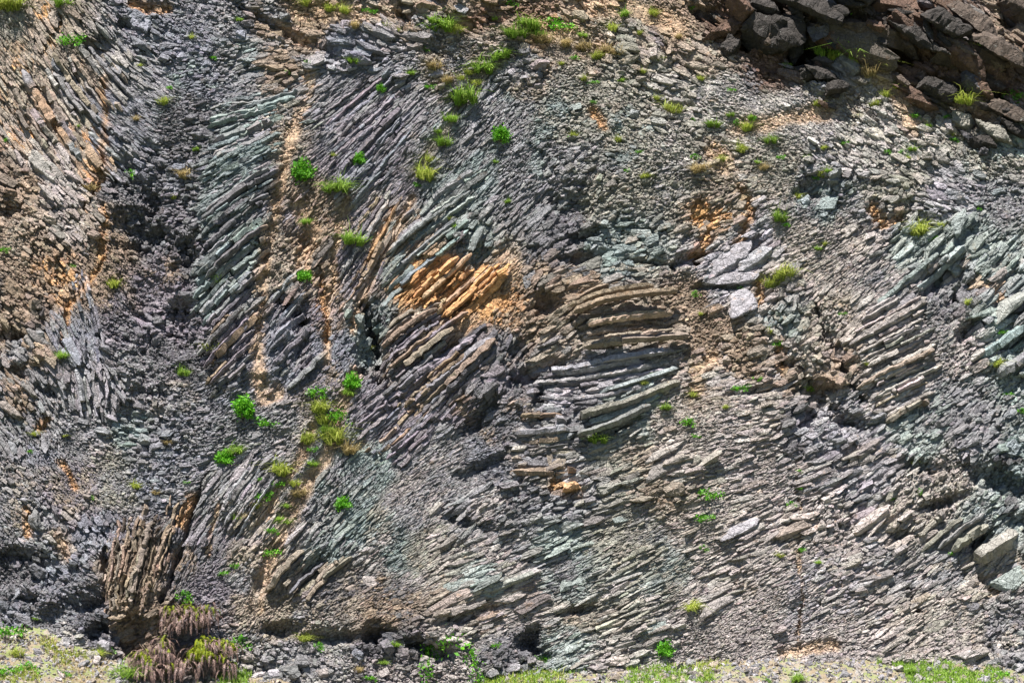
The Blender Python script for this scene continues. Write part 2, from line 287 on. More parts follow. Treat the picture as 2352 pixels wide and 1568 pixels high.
wob = fbm(GX, GY, 40, 3, 5); wob2 = fbm(GX, GY, 14, 2, 15)
D = .45 * fbm(GX, GY, 330, 3, 6) + .30 * fbm(GX, GY, 110, 3, 7)
for (x, y, rx, ry, t, m) in BLOBS:
    c, s = math.cos(R(t)), math.sin(R(t))
    a = ((GX - x) * c - (GY - y) * s) / rx; b = ((GX - x) * s + (GY - y) * c) / ry
    r = np.hypot(a, b) + .45 * wob + .25 * wob2
    D += 1.35 * m * np.clip(1.25 - r, 0, 1) ** (0.8 if abs(m) >= .3 and rx * ry < 9000 else 1.4)
FINE = np.zeros_like(D); LCOL = np.zeros(D.shape + (3,)); LWT = np.zeros_like(D)
for pts, hw, c, m, f in LINES:
    dd = seg_dist(GX + 10 * wob, GY + 10 * fbm(GX, GY, 40, 3, 8), pts)
    k = np.clip(1.5 - dd / hw, 0, 1)
    D += m * k
    FINE = np.maximum(FINE, f * k)
    q = k * (.85 if f > 0 else .4)  # open cracks, without fines, get a weaker tint that paints their shade
    LCOL = LCOL * (1 - q[..., None]) + q[..., None] * np.array(PAL[c]); LWT = np.maximum(LWT * (1 - q), 0) + q


def grid(F, fx, fy):
    x = np.clip((np.asarray(fx, float) - BND[0]) / (BND[1] - BND[0]) * (NX - 1), 0, NX - 1.001)
    y = np.clip((np.asarray(fy, float) - BND[2]) / (BND[3] - BND[2]) * (NY - 1), 0, NY - 1.001)
    i = x.astype(int); j = y.astype(int); a = x - i; b = y - j
    if F.ndim == 3: a = a[..., None]; b = b[..., None]
    return (F[j, i] * (1 - a) + F[j, i + 1] * a) * (1 - b) + (F[j + 1, i] * (1 - a) + F[j + 1, i + 1] * a) * b


def surf(fx, fy, out=0.0):
    """the point of the rock surface that lies at this place of the face as seen by a visitor"""
    x, y = float(fx), float(fy)
    for _ in range(5):
        p = plane(np.array([x]), np.array([y]), np.array([float(grid(D, x, y)) + out]))
        px, py = to_face(p)
        x += fx - px[0]; y += fy - py[0]
    return p[0]


# ------------------------------------------------------------------ materials
def new_mat(name):
    m = bpy.data.materials.new(name); m.use_nodes = True
    t = m.node_tree
    return m, t, t.nodes["Principled BSDF"]


def N(t, kind, **kw):
    n = t.nodes.new(kind)
    for k, v in kw.items(): setattr(n, k, v)
    return n


def noise(t, co, scale, detail=4, rough=.6):
    n = N(t, "ShaderNodeTexNoise"); n.inputs["Scale"].default_value = scale; n.inputs["Detail"].default_value = detail
    n.inputs["Roughness"].default_value = rough; t.links.new(co, n.inputs["Vector"]); return n.outputs[0]


def maprange(t, v, a, b, c, d):
    n = N(t, "ShaderNodeMapRange"); t.links.new(v, n.inputs[0])
    for i, x in enumerate((a, b, c, d)): n.inputs[i + 1].default_value = x
    return n.outputs[0]


def mixc(t, mode, fac, a, b):
    n = N(t, "ShaderNodeMix", data_type='RGBA', blend_type=mode)
    for sock, v in ((n.inputs[0], fac), (n.inputs[6], a), (n.inputs[7], b)):
        if isinstance(v, (int, float)): sock.default_value = v
        elif isinstance(v, tuple): sock.default_value = (*v, 1)
        else: t.links.new(v, sock)
    return n.outputs[2]


def rock_mat(name, bump=1.0):
    m, t, b = new_mat(name)
    co = N(t, "ShaderNodeNewGeometry").outputs["Position"]
    at = N(t, "ShaderNodeAttribute", attribute_name="tint").outputs["Color"]
    v = maprange(t, noise(t, co, 1.7, 5, .65), .3, .7, .78, 1.22)
    v2 = maprange(t, noise(t, co, 11, 4, .7), .3, .7, .72, 1.25)
    c = mixc(t, 'MULTIPLY', 1.0, at, v); c = mixc(t, 'MULTIPLY', 1.0, c, v2)
    st = maprange(t, noise(t, co, 2.6, 5, .7), .60, .72, 0, .55)
    c = mixc(t, 'MIX', st, c, mixc(t, 'MULTIPLY', 1.0, c, (1.35, .98, .66)))
    li = maprange(t, noise(t, co, 5.0, 4, .7), .63, .70, 0, .35)
    c = mixc(t, 'MIX', li, c, (.42, .45, .42))
    t.links.new(c, b.inputs["Base Color"])
    b.inputs["Roughness"].default_value = .8
    b.inputs["Specular IOR Level"].default_value = .35
    bp = N(t, "ShaderNodeBump"); bp.inputs["Strength"].default_value = bump; bp.inputs["Distance"].default_value = .11
    wv = N(t, "ShaderNodeTexNoise"); wv.inputs["Scale"].default_value = 2.0; wv.inputs["Detail"].default_value = 3; t.links.new(co, wv.inputs["Vector"])
    ad = N(t, "ShaderNodeVectorMath", operation='MULTIPLY_ADD'); t.links.new(wv.outputs[1], ad.inputs[0]); ad.inputs[1].default_value = (.5, .5, .5); t.links.new(co, ad.inputs[2])
    h = noise(t, co, 5.5, 6, .72)
    for sc_, am in ((1.9, .35), (4.2, .25)):
        vo = N(t, "ShaderNodeTexVoronoi", feature='DISTANCE_TO_EDGE'); vo.inputs["Scale"].default_value = sc_; t.links.new(ad.outputs[0], vo.inputs["Vector"])
        mt = N(t, "ShaderNodeMath", operation='ADD'); t.links.new(h, mt.inputs[0]); t.links.new(maprange(t, vo.outputs[0], 0, .05, -am, 0), mt.inputs[1]); h = mt.outputs[0]
    t.links.new(h, bp.inputs["Height"])
    t.links.new(bp.outputs[0], b.inputs["Normal"])
    return m


def leaf_mat(name, c0, c1, trans=.35):
    m, t, b = new_mat(name)
    rn = N(t, "ShaderNodeNewGeometry").outputs["Random Per Island"]
    oi = N(t, "ShaderNodeObjectInfo").outputs["Random"]
    c = mixc(t, 'MIX', rn, c0, c1)
    c = mixc(t, 'MULTIPLY', 1.0, c, maprange(t, oi, 0, 1, .8, 1.15))
    t.links.new(c, b.inputs["Base Color"])
    b.inputs["Roughness"].default_value = .55
    b.inputs["Specular IOR Level"].default_value = .3
    tr = N(t, "ShaderNodeBsdfTranslucent"); t.links.new(c, tr.inputs[0])
    mx = N(t, "ShaderNodeMixShader"); mx.inputs[0].default_value = trans
    t.links.new(b.outputs[0], mx.inputs[1]); t.links.new(tr.outputs[0], mx.inputs[2])
    t.links.new(mx.outputs[0], t.nodes["Material Output"].inputs[0])
    return m


M_ROCK = rock_mat("weathered_basalt")
M_LEAF = leaf_mat("bright_leaves", (.045, .21, .008), (.19, .48, .03))
M_GRASS = leaf_mat("green_grass", (.13, .28, .02), (.36, .50, .10))
M_YELL = leaf_mat("yellow_grass", (.26, .36, .04), (.52, .54, .14))
M_DRY = leaf_mat("dry_grass", (.32, .25, .11), (.52, .42, .22))
M_TWIG = leaf_mat("grey_twigs", (.22, .16, .11), (.36, .28, .22), .05)
M_DEAD = leaf_mat("dead_fronds", (.055, .036, .036), (.25, .165, .14), .08)
M_FERN = leaf_mat("fern_fronds", (.13, .20, .01), (.34, .37, .02))

# ------------------------------------------------------------------ mesh helpers


def tag(o, label=None, cat=None, group=None, kind=None):
    for k, v in (("label", label), ("category", cat), ("group", group), ("kind", kind)):
        if v: o[k] = v
    return o


def mesh_obj(name, V, F, mat, parent=None, tint=None, smooth=False):
    """V (n,3); F list of (k,m) index arrays, all faces of one array with m corners"""
    V = np.asarray(V, np.float32)
    me = bpy.data.meshes.new(name)
    me.vertices.add(len(V)); me.vertices.foreach_set("co", V.ravel())
    F = [np.asarray(f, np.int32) for f in F if len(f)]
    loops = np.concatenate([f.ravel() for f in F])
    tot = np.concatenate([np.full(len(f), f.shape[1], np.int32) for f in F])
    st = np.concatenate([[0], np.cumsum(tot)[:-1]]).astype(np.int32)
    me.loops.add(len(loops)); me.loops.foreach_set("vertex_index", loops)
    me.polygons.add(len(tot)); me.polygons.foreach_set("loop_start", st)
    me.update(calc_edges=True)
    me.polygons.foreach_set("use_smooth", np.full(len(tot), smooth))
    if tint is not None:
        at = me.color_attributes.new("tint", 'FLOAT_COLOR', 'POINT')
        at.data.foreach_set("color", np.concatenate([np.asarray(tint, np.float32), np.ones((len(V), 1), np.float32)], 1).ravel())
    me.materials.append(mat)
    o = bpy.data.objects.new(name, me); COL.objects.link(o)
    if parent is not None: o.parent = parent
    return o


def hull(pts):
    bm = bmesh.new()
    for p in pts: bm.verts.new(p)
    r = bmesh.ops.convex_hull(bm, input=bm.verts)
    bmesh.ops.delete(bm, geom=[v for v in bm.verts if not v.link_faces], context='VERTS')
    bmesh.ops.triangulate(bm, faces=bm.faces)
    bmesh.ops.recalc_face_normals(bm, faces=bm.faces)
    bm.verts.index_update()
    V = np.array([v.co[:] for v in bm.verts]); F = np.array([[v.index for v in f.verts] for f in bm.faces])
    bm.free()
    return V, F


def boxy():
    """an angular broken block within about +-1"""
    P = []
    sh = rng.normal(0, .28, 4)
    for sx in (-1, 1):
        for sy in (-1, 1):
            for sz in (-1, 1):
                c = np.array([sx, sy, sz]) * (1 - rng.random(3) * .55)
                if rng.random() < .55:
                    for ax in range(3):
                        q = c.copy(); q[ax] *= .75 - rng.random() * .5; P.append(q)
                else: P.append(c)
    P = np.array(P)
    P[:, 0] += sh[0] * P[:, 1] + sh[1] * P[:, 2]; P[:, 1] += sh[2] * P[:, 2]
    return hull(P)


def shard():
    P = rng.normal(0, 1, (13, 3)); P /= np.linalg.norm(P, axis=1)[:, None] * (.8 + .35 * rng.random((13, 1)))
    return hull(P)


def roughen(vf, lim, amp):
    """cut a block finer and knock its faces and edges about"""
    from mathutils import noise as mn
    bm = bmesh.new()
    vs = [bm.verts.new(tuple(p)) for p in vf[0]]
    for q in vf[1]: bm.faces.new([vs[i] for i in q])
    for _ in range(2):
        bmesh.ops.subdivide_edges(bm, edges=[e for e in bm.edges if e.calc_length() > lim], cuts=1)
        bmesh.ops.triangulate(bm, faces=bm.faces)
    bm.normal_update()
    sd = Vector(rng.uniform(0, 90, 3))
    for q in bm.verts:
        q.co += q.normal * (mn.fractal(q.co * 1.6 + sd, 1, 2, 3) * amp + rng.normal(0, amp * .25)) + Vector(rng.normal(0, amp * .25, 3))
    bm.verts.index_update()
    V = np.array([v.co[:] for v in bm.verts]); F = np.array([[v.index for v in f.verts] for f in bm.faces])
    bm.free()
    return V, F


NB = 44
PLAIN = [boxy() for _ in range(NB)] + [shard() for _ in range(36)]
TEMPL = PLAIN + [roughen(t, .85, .13) for t in PLAIN] + [roughen(t, .5, .13) for t in PLAIN[:40]]
NP = len(PLAIN)


def rotm(a, b, c):
    """rotation matrices from small turns about x, y, z"""
    ca, sa, cb, sb, cc, sc = np.cos(a), np.sin(a), np.cos(b), np.sin(b), np.cos(c), np.sin(c)
    o = np.zeros_like(a); i = np.ones_like(a)
    X = np.stack([i, o, o, o, ca, -sa, o, sa, ca], -1).reshape(-1, 3, 3)
    Y = np.stack([cb, o, sb, o, i, o, -sb, o, cb], -1).reshape(-1, 3, 3)
    Zm = np.stack([cc, -sc, o, sc, cc, o, o, o, i], -1).reshape(-1, 3, 3)
    return Zm @ Y @ X


BASIS = np.stack([EX, EW, EN], 1)


def blocks(pos, scl, rot, tint):
    k = rng.integers(0, NP, len(pos))
    big = np.sqrt(scl[:, 0] * scl[:, 1])
    k = np.where(big > .075, k + NP, k)
    k = np.where(big > .17, 2 * NP + k % 40, k)
    Vs, Fs, Ts, off = [], [], [], 0
    for t in range(len(TEMPL)):
        idx = np.nonzero(k == t)[0]
        if not len(idx): continue
        v, f = TEMPL[t]
        w_ = np.einsum('nij,nvj->nvi', rot[idx], v[None] * scl[idx, None, :])
        w_ = w_ @ BASIS.T + pos[idx, None, :]
        Vs.append(w_.reshape(-1, 3))
        Fs.append((f[None] + (np.arange(len(idx)) * len(v))[:, None, None]).reshape(-1, 3) + off)
        Ts.append(np.repeat(tint[idx], len(v), 0))
        off += len(idx) * len(v)
    return np.concatenate(Vs), np.concatenate(Fs), np.concatenate(Ts)


def tinted(fx, fy, C, S, n):
    """rock colour: zone colour, stained in patches, each block a little different"""
    q = np.clip(fbm(fx, fy, 60, 4, 12) * 2.2 + rng.normal(0, .35, n), 0, 1)[:, None]
    c = C * (1 - q) + S * q
    lw = grid(LWT, fx, fy)[:, None]
    lw = np.clip(lw * (1.15 - .5 * rng.random((n, 1))), 0, 1)
    lc = grid(LCOL, fx, fy) / np.maximum(grid(LWT, fx, fy)[:, None], 1e-3)
    c = c * (1 - lw) + np.clip(lc, 0, .7) * lw
    c = c * np.exp(rng.normal(0, .17, (n, 1))) * np.exp(rng.normal(0, .022, (n, 3)))
    return np.clip(c, .02, .8)


# ------------------------------------------------------------------ the cliff
a0, L0, W0, C0, S0, P0 = zones(GX.ravel(), GY.ravel())
sh = GX.shape
ZG = [np.stack([np.cos(2 * a0), np.sin(2 * a0)], -1).reshape(sh + (2,)), L0.reshape(sh), W0.reshape(sh), np.concatenate([C0, S0], 1).reshape(sh + (6,)), P0.reshape(sh).astype(float)]
ca, sa = np.cos(a0).reshape(sh), np.sin(a0).reshape(sh)
tt = (GX * sa + GY * ca); ss = (GX * ca - GY * sa)
D += .10 * fbm(GX, GY, 42, 3, 9)
rough = .10 * fbm(ss / 2.2, tt, 26, 3, 21) + .09 * np.abs(fbm(GX, GY, 18, 3, 22)) - .10
BP = plane(GX, GY, D + rough).reshape(-1, 3)
# the top turns over into the hill behind, the foot goes on below the ground
idx = np.arange(NX * NY).reshape(NY, NX)
quad = np.stack([idx[1:, :-1], idx[1:, 1:], idx[:-1, 1:], idx[:-1, :-1]], -1).reshape(-1, 4)
top = BP[:NX]
rows = [top + np.array([0, 8.0 * k, 1.5 * k ** .7]) for k in (1, 3, 8)]
extra = np.concatenate(rows)
qi = []
prev = idx[0]
for k in range(3):
    cur = NX * NY + k * NX + np.arange(NX)
    qi.append(np.stack([prev[:-1], prev[1:], cur[1:], cur[:-1]], -1)); prev = cur
nG = NX * NY
tb = tinted(GX.ravel(), GY.ravel(), C0, S0, nG)
cliff = mesh_obj("cliff", np.concatenate([BP, extra]), [np.concatenate([quad] + qi)], M_ROCK,
                 tint=np.concatenate([tb, np.tile(np.array(PAL['brown']), (3 * NX, 1))]))
tag(cliff, "steep grey basalt cliff face of fanned columns and broken rubble filling the view", "cliff", kind="structure")

PART_LABEL = {
 'left': "brown and tan rubble below the columns that lean left", 'top': "mixed grey and brown blocks under the upper edge", 'gully': "dark purple grey rubble in the hollow",
 'foot left': "fine blue grey rubble at the lower left", 'mid': "grey blocks between the debris gullies", 'upper right': "pale loose rubble below the dark outcrop",
 'right': "pale pinkish and greenish slabs", 'mid right': "dark blocks around the curved columns", 'lower': "slaty blocks dipping along the lower face"}

x0, x1, y0, y1 = -260, 2612, -200, 1720
LL = {}


def scatter(cov, amin, sc, dlo, dhi, clip_view=None):
    """one layer of blocks; cov = coverage, sc = size factor"""
    K = int((x1 - x0) * (y1 - y0) * cov / amin)
    fx = rng.uniform(x0, x1, K); fy = rng.uniform(y0, y1, K)
    c2, L, W, CS, P = [grid(q, fx, fy) for q in ZG]
    ang = .5 * np.arctan2(c2[:, 1], c2[:, 0]); C = CS[:, :3]; S = CS[:, 3:]; P = np.rint(P).astype(int)
    fine = grid(FINE, fx, fy)
    sl_ = np.clip((L / W - 1.5) / .8, 0, 1)                      # slaty rather than rubbly
    dk = np.clip(1.3 - np.hypot((fx - 2000) / 420, (fy - 60) / 150), 0, 1)      # coarser in the dark outcrop
    L = (.70 + .26 * sl_ + .5 * dk) * L * sc * (1 - .45 * fine); W = (.68 - .13 * sl_ + .3 * dk) * W * sc * (1 - .3 * fine)
    big = 1 + .75 * np.clip(fbm(fx, fy, 120, 4, 33) * 2.0, -.6, 1.1)
    rel = np.clip(.85 + 1.3 * fbm(fx, fy, 150, 3, 35), .3, 1.4)
    L *= .84 * big; W *= .82 * big
    L = np.minimum(L, 40 + 30 * dk); W = np.minimum(W, 20 + 10 * dk)
    outside = (fx < -30) | (fx > 2382) | (fy < -30) | (fy > 1600)
    outcrop = (fy < 190 + .05 * (fx - 1640)) & (fx > 1690)
    clr = np.zeros(K, bool)
    for pg in CLEAR: clr |= inside(fx + 18 * fbm(fx, fy, 30, 2, 44), fy + 14 * fbm(fx, fy, 30, 2, 45), pg)
    keep = rng.random(K) < np.where(clr, .35, 1) * amin / (L * W) * np.where(outside, .6, 1) * np.where(outcrop, .6, 1)
    fx, fy, ang, L, W, C, S, P, fine, rel = [q[keep] for q in (fx, fy, ang, L, W, C, S, P, fine, rel)]
    n = len(fx)
    g = np.exp(rng.normal(0, .32, n)); L = L * g * np.exp(rng.normal(0, .2, n)); W = W * g
    rub = np.clip((2.1 - L / W) / .9, 0, 1)
    th = W * U * np.exp(rng.normal(0, .2, n)) * .62
    d = grid(D, fx, fy) + rel * rng.uniform(dlo, dhi, n) * np.maximum(W * U, .05) - .03 - .06 * fine
    sg = .10 + .42 * rub
    rot = rotm(rng.normal(0, 1, n) * (sg + .10) * rel, rng.normal(0, 1, n) * sg * .8 * rel, ang + rng.normal(0, 1, n) * (.09 + .5 * rub))
    tint = tinted(fx, fy, C, S, n)
    return fx, fy, plane(fx, fy, d), np.stack([L * U * .56, W * U * .56, th], 1), rot, tint, P


layers = [scatter(1.45, 13, 1.0, -.9, .75), scatter(.45, 13, 1.75, -.8, .3), scatter(.3, 10, .65, -.2, .6)]
pos, scl, rot, tint, P = [np.concatenate([l[i] for l in layers]) for i in (2, 3, 4, 5, 6)]

for pi, pn in enumerate(PARTS):
    s = P == pi
    V, F, T = blocks(pos[s], scl[s], rot[s], tint[s])
    o = mesh_obj("rubble_band", V, [F], M_ROCK, cliff, T)
    o["label"] = PART_LABEL[pn]

# ------------------------------------------------------------------ columns: bundles between two guide curves
def resample(pts, n):
    pts = np.array(pts, float)
    if len(pts) == 3:                                               # a smooth arc through three points
        t = np.linspace(0, 1, n)[:, None]
        m = 2 * pts[1] - .5 * (pts[0] + pts[2])
        return (1 - t) ** 2 * pts[0] + 2 * t * (1 - t) * m + t * t * pts[2]
    t = np.linspace(0, 1, n); s = np.linspace(0, 1, len(pts))
    return np.stack([np.interp(t, s, pts[:, i]) for i in (0, 1)], 1)


BUN = [  # guide A, guide B, spacing, radius, stand-out (m), colours, wobble, label
 ([(498,232),(580,218),(668,198)], [(459,507),(545,450),(632,396)], 13, 7.2, .02, ('teal','grey','teal'), 1.4, "pale greenish columns, flat and closely set"),
 ([(459,507),(545,450),(632,396)], [(466,765),(530,702),(598,635)], 17, 9.2, .22, ('teal','grey','dgrey','teal'), 1.0, "long dark slatted columns rising to the right"),
 ([(466,765),(530,702),(598,635)], [(490,922),(535,880),(582,832)], 16, 8.6, .20, ('purple','grey','brown'), 1.0, "purple brown slatted columns"),
 ([(612,700),(650,655),(690,612)], [(655,905),(700,865),(748,818)], 17, 9.5, .08, ('blue','grey','purple'), 1.3, "broken blue grey columns between two debris gullies"),
 ([(722,266),(790,215),(870,158)], [(790,500),(880,390),(985,270)], 13, 7.5, .03, ('purple','grey','blue'), .9, "smooth purple grey columns"),
 ([(770,570),(820,500),(885,410)], [(775,770),(850,665),(930,500)], 14, 8, .04, ('purple','pink','brown'), 1.2, "reddish grey columns beside the debris gully"),
 ([(925,505),(1010,445),(1105,385)], [(864,712),(960,622),(1060,540)], 16, 9.5, .08, ('teal','tealp','grey'), 1.0, "blue green columns"),
 ([(930,692),(985,640),(1055,578)], [(1062,735),(1110,690),(1168,632)], 13, 6.6, .26, ('orange','orange','soil'), .8, "rust orange columns freshly broken open"),
 ([(880,765),(940,722),(1005,690)], [(900,885),(975,820),(1075,745)], 16, 8.4, .20, ('brown','tan','purple'), 1.2, "brown grey slatted columns"),
 ([(905,890),(990,825),(1100,760)], [(960,1000),(1040,920),(1125,830)], 16, 9, .12, ('purple','brown','dgrey'), 1.4, "dark brown columns with hollows between"),
 ([(815,985),(880,930),(945,880)], [(900,1080),(980,1010),(1055,930)], 13, 7, .06, ('purple','brown','blue'), 1.3, "thin purple columns"),
 ([(1325,692),(1400,662),(1548,640)], [(1362,800),(1450,792),(1556,776)], 21, 8.6, .46, ('tan','tan','brown'), .7, "thick wavy tan columns lying almost level"),
 ([(1250,838),(1390,818),(1555,790)], [(1235,915),(1370,915),(1505,882)], 17, 8.2, .14, ('lav','grey','lav'), .7, "smooth lavender grey columns lying almost level"),
 ([(1395,903),(1470,882),(1550,852)], [(1300,1012),(1400,985),(1512,928)], 19, 8.5, .24, ('tealp','tealp','olive'), .7, "pale green columns curving up to the right"),
 ([(1192,930),(1235,926),(1290,924)], [(1190,1085),(1250,1090),(1306,1080)], 20, 9, .14, ('grey','brown','dgrey'), 1.0, "stack of short level grey blocks"),
 ([(1960,735),(2040,692),(2110,645)], [(1975,872),(2050,836),(2130,800)], 14, 8, .10, ('pink','pale','pink'), 1.1, "pinkish pale slats rising to the right"),
 ([(1975,872),(2050,836),(2130,800)], [(2040,965),(2095,932),(2160,905)], 15, 8.5, .12, ('pink','pale','tan'), 1.1, "pinkish tan slats"),
 ([(2230,765),(2300,718),(2380,660)], [(2290,872),(2345,838),(2420,790)], 32, 14, .20, ('tealp','teal','grey'), 1.0, "thick pale green columns at the right edge"),
 ([(2089,1252),(2140,1207),(2195,1165)], [(2235,1285),(2275,1255),(2330,1222)], 26, 11.5, .16, ('grey','lav','olive'), 1.1, "thick short columns low on the right"),
 ([(15,215),(70,310),(130,400)], [(215,95),(250,140),(305,200)], 18, 10, .12, ('tan','pink','grey','tan'), 1.2, "tan columns fanning down to the right"),
 ([(215,250),(255,288),(300,322)], [(205,355),(235,388),(268,415)], 12, 7, .12, ('blue','grey'), 1.1, "blue grey columns beside the dark hollow"),
 ([(165,640),(185,722),(200,835)], [(205,640),(228,730),(252,830)], 12, 7.5, .14, ('blue','lav','blue'), 1.2, "steep blue grey columns"),
 ([(140,860),(145,910),(150,960)], [(215,850),(225,900),(235,950)], 11, 6.5, .05, ('lav','grey'), 1.0, "upright pale columns"),
 ([(238,1400),(245,1300),(258,1205)], [(345,1400),(385,1290),(425,1160)], 12, 6.5, .14, ('brown','umber','brown','tan'), 2.2, "brown upright columns like a rotten stump"),
 ([(612,1345),(650,1300),(690,1262)], [(700,1375),(740,1330),(795,1288)], 16, 9, .16, ('tan','dgrey','tan'), 1.2, "tan and dark columns above the foot of the face"),
 ([(480,1120),(510,1085),(560,1030)], [(530,1250),(580,1180),(640,1090)], 12, 6.5, .03, ('grey','lav','blue'), 1.1, "flat pale grey columns"),
 ([(2030,690),(2090,640),(2150,590)], [(2170,640),(2215,600),(2260,550)], 22, 11, .08, ('tealp','pale','olive'), 1.0, "broad pale green slabs"),
]
for A, B, sp, rad, outm, cols, wobf, lab in BUN:
    ga, gb = resample(A, 40), resample(B, 40)
    gap = np.linalg.norm(ga - gb, axis=1).mean()
    tang = ga[-1] - ga[0]; nrm = np.array([-tang[1], tang[0]]); nrm /= np.linalg.norm(nrm)
    gap = abs(((gb - ga) @ nrm)).mean()
    thick_ = lab.startswith(('thick', 'pale green', 'smooth lav', 'rust', 'stack', 'broad')); kf = .92 if thick_ else .72 if 'slatted' in lab else .66
    sp *= kf; rad *= kf
    n = max(3, int(round(gap / sp)) + 1)
    V, F, T, off = [], [], [], 0
    for i in range(n):
        t = np.clip((i + rng.normal(0, .16)) / (n - 1), -.05, 1.05)
        line = ga * (1 - t) + gb * t
        length = np.linalg.norm(np.diff(line, axis=0), axis=1).sum()
        s = rng.uniform(-.16, .14); e = 1 + rng.uniform(-.16, .16)
        rsz = math.exp(rng.normal(0, .25))
        npiece = max(1, int(rng.integers(1, 4) * length * wobf / 85)) if wobf > .75 else int(rng.integers(1, 3))
        cuts = np.sort(np.concatenate([[s, e], rng.uniform(s, e, npiece - 1)]))
        colc = np.array(PAL[cols[rng.integers(len(cols))]])
        dcol = rng.normal(0, .45) * outm - .03
        k6 = int(rng.integers(5, 7)); ph = rng.uniform(0, 6.28)
        for c0, c1 in zip(cuts[:-1], cuts[1:]):
            if (c1 - c0) * length < 7 or rng.random() < .13: continue
            m = max(3, int((c1 - c0) * length / 9))
            tq = np.linspace(c0, c1, m); tq[1:-1] += rng.normal(0, .15, m - 2) * (c1 - c0) / m
            base = np.linspace(0, 1, 40)
            fx = np.interp(np.clip(tq, 0, 1), base, line[:, 0]) + (tq - np.clip(tq, 0, 1)) * (line[-1, 0] - line[0, 0])
            fy = np.interp(np.clip(tq, 0, 1), base, line[:, 1]) + (tq - np.clip(tq, 0, 1)) * (line[-1, 1] - line[0, 1])
            jit = rng.normal(0, 1.1, (m, 2)) * wobf + rng.normal(0, 1.8, 2)
            fx = fx + jit[:, 0]; fy = fy + jit[:, 1]
            dd = np.convolve(np.pad(grid(D, fx, fy), 3, mode='edge'), np.ones(7) / 7, 'valid')
            d = dd + outm + dcol + rng.normal(0, .6) * outm + rng.normal(0, .016, m) * wobf + np.cumsum(rng.normal(0, .02, m)) - rad * U * .3
            ctr = plane(fx, fy, d)
            tg = np.gradient(ctr, axis=0); tg /= np.linalg.norm(tg, axis=1)[:, None]
            sd = np.cross(tg, EN); sd /= np.linalg.norm(sd, axis=1)[:, None]
            un = np.cross(sd, tg)
            ang = ph + rng.normal(0, .12) + np.arange(k6) * 2 * math.pi / k6 + rng.normal(0, .13, k6)
            rr = rad * U * .95 * rsz * (1 + rng.normal(0, .09, (m, k6))) * (1 + np.cumsum(rng.normal(0, .05, (m, k6)), 0).clip(-.2, .2)) * rng.uniform(.85, 1.12) * (1 + rng.normal(0, .07, k6))
            endd = np.minimum(tq - s, e - tq) * length / (rad * 2.2)                 # runs out into the face at its ends
            rr *= np.clip(.45 + .55 * endd * (1.8 if thick_ else 1), .45, 1)[:, None]
            ctr = ctr - EN * (np.clip(1 - endd, 0, 1) * rad * U * .8)[:, None]
            ring = ctr[:, None] + rr[..., None] * (np.cos(ang)[None, :, None] * sd[:, None] + 1.55 * np.sin(ang)[None, :, None] * un[:, None])
            V.append(ring.reshape(-1, 3))
            ii = np.arange(m * k6).reshape(m, k6)
            nx = np.roll(ii, -1, 1)
            tri = np.concatenate([np.stack([ii[:-1], nx[:-1], nx[1:]], -1).reshape(-1, 3), np.stack([ii[:-1], nx[1:], ii[1:]], -1).reshape(-1, 3)])
            caps = [[ii[0, 0], ii[0, j + 1], ii[0, j]] for j in range(1, k6 - 1)] + [[ii[-1, 0], ii[-1, j], ii[-1, j + 1]] for j in range(1, k6 - 1)]
            F.append(np.concatenate([tri, np.array(caps)]) + off); off += m * k6
            nm = m * k6
            cc = np.repeat(colc[None] * math.exp(rng.normal(0, .13)) * np.exp(rng.normal(0, .03, 3)), nm, 0) * np.exp(np.repeat(rng.normal(0, .10, m), k6))[:, None]
            lw = np.repeat(grid(LWT, fx, fy), k6)[:, None] * .7
            lc = np.repeat(grid(LCOL, fx, fy), k6, 0) / np.maximum(np.repeat(grid(LWT, fx, fy), k6)[:, None], 1e-3)
            T.append(np.clip(cc * (1 - lw) + lc * lw, .02, .8))
    o = mesh_obj("column_bundle", np.concatenate(V), [np.concatenate(F)], M_ROCK, cliff, np.concatenate(T))
    o["label"] = lab

# ------------------------------------------------------------------ big slabs and boulders
def rough_block(sx, sy, sz, seed, cuts=3, amp=.10, bevel=.12):
    """an angular boulder: a broken block, cut finer and roughened"""
    v, f = PLAIN[seed % NB]
    bm = bmesh.new()
    vs = [bm.verts.new(tuple(p)) for p in v * np.array([sx, sy, sz])]
    for q in f: bm.faces.new([vs[i] for i in q])
    bmesh.ops.dissolve_limit(bm, angle_limit=R(4), verts=bm.verts, edges=bm.edges)
    if bevel: bmesh.ops.bevel(bm, geom=bm.edges[:], offset=min(sx, sy, sz) * bevel, segments=1, affect='EDGES')
    bmesh.ops.triangulate(bm, faces=bm.faces)
    for _ in range(cuts): bmesh.ops.subdivide_edges(bm, edges=[e for e in bm.edges if e.calc_length() > .16 * max(sx, sy)], cuts=1)
    bmesh.ops.triangulate(bm, faces=bm.faces)
    from mathutils import noise as mn
    bm.normal_update()
    sd = Vector((seed * 3.1, seed * 1.7, 0))
    k = min(sx, sy, sz)
    for q in bm.verts:
        q.co += q.normal * ((mn.fractal(q.co / k * 1.3 + sd, 1, 2, 4) + .6 * abs(mn.fractal(q.co / k * 3.1 + sd, 1, 2, 3))) * amp * k)
    bm.verts.index_update()
    V = np.array([q.co[:] for q in bm.verts]); F = np.array([[q.index for q in fc.verts] for fc in bm.faces])
    bm.free()
    return V, F


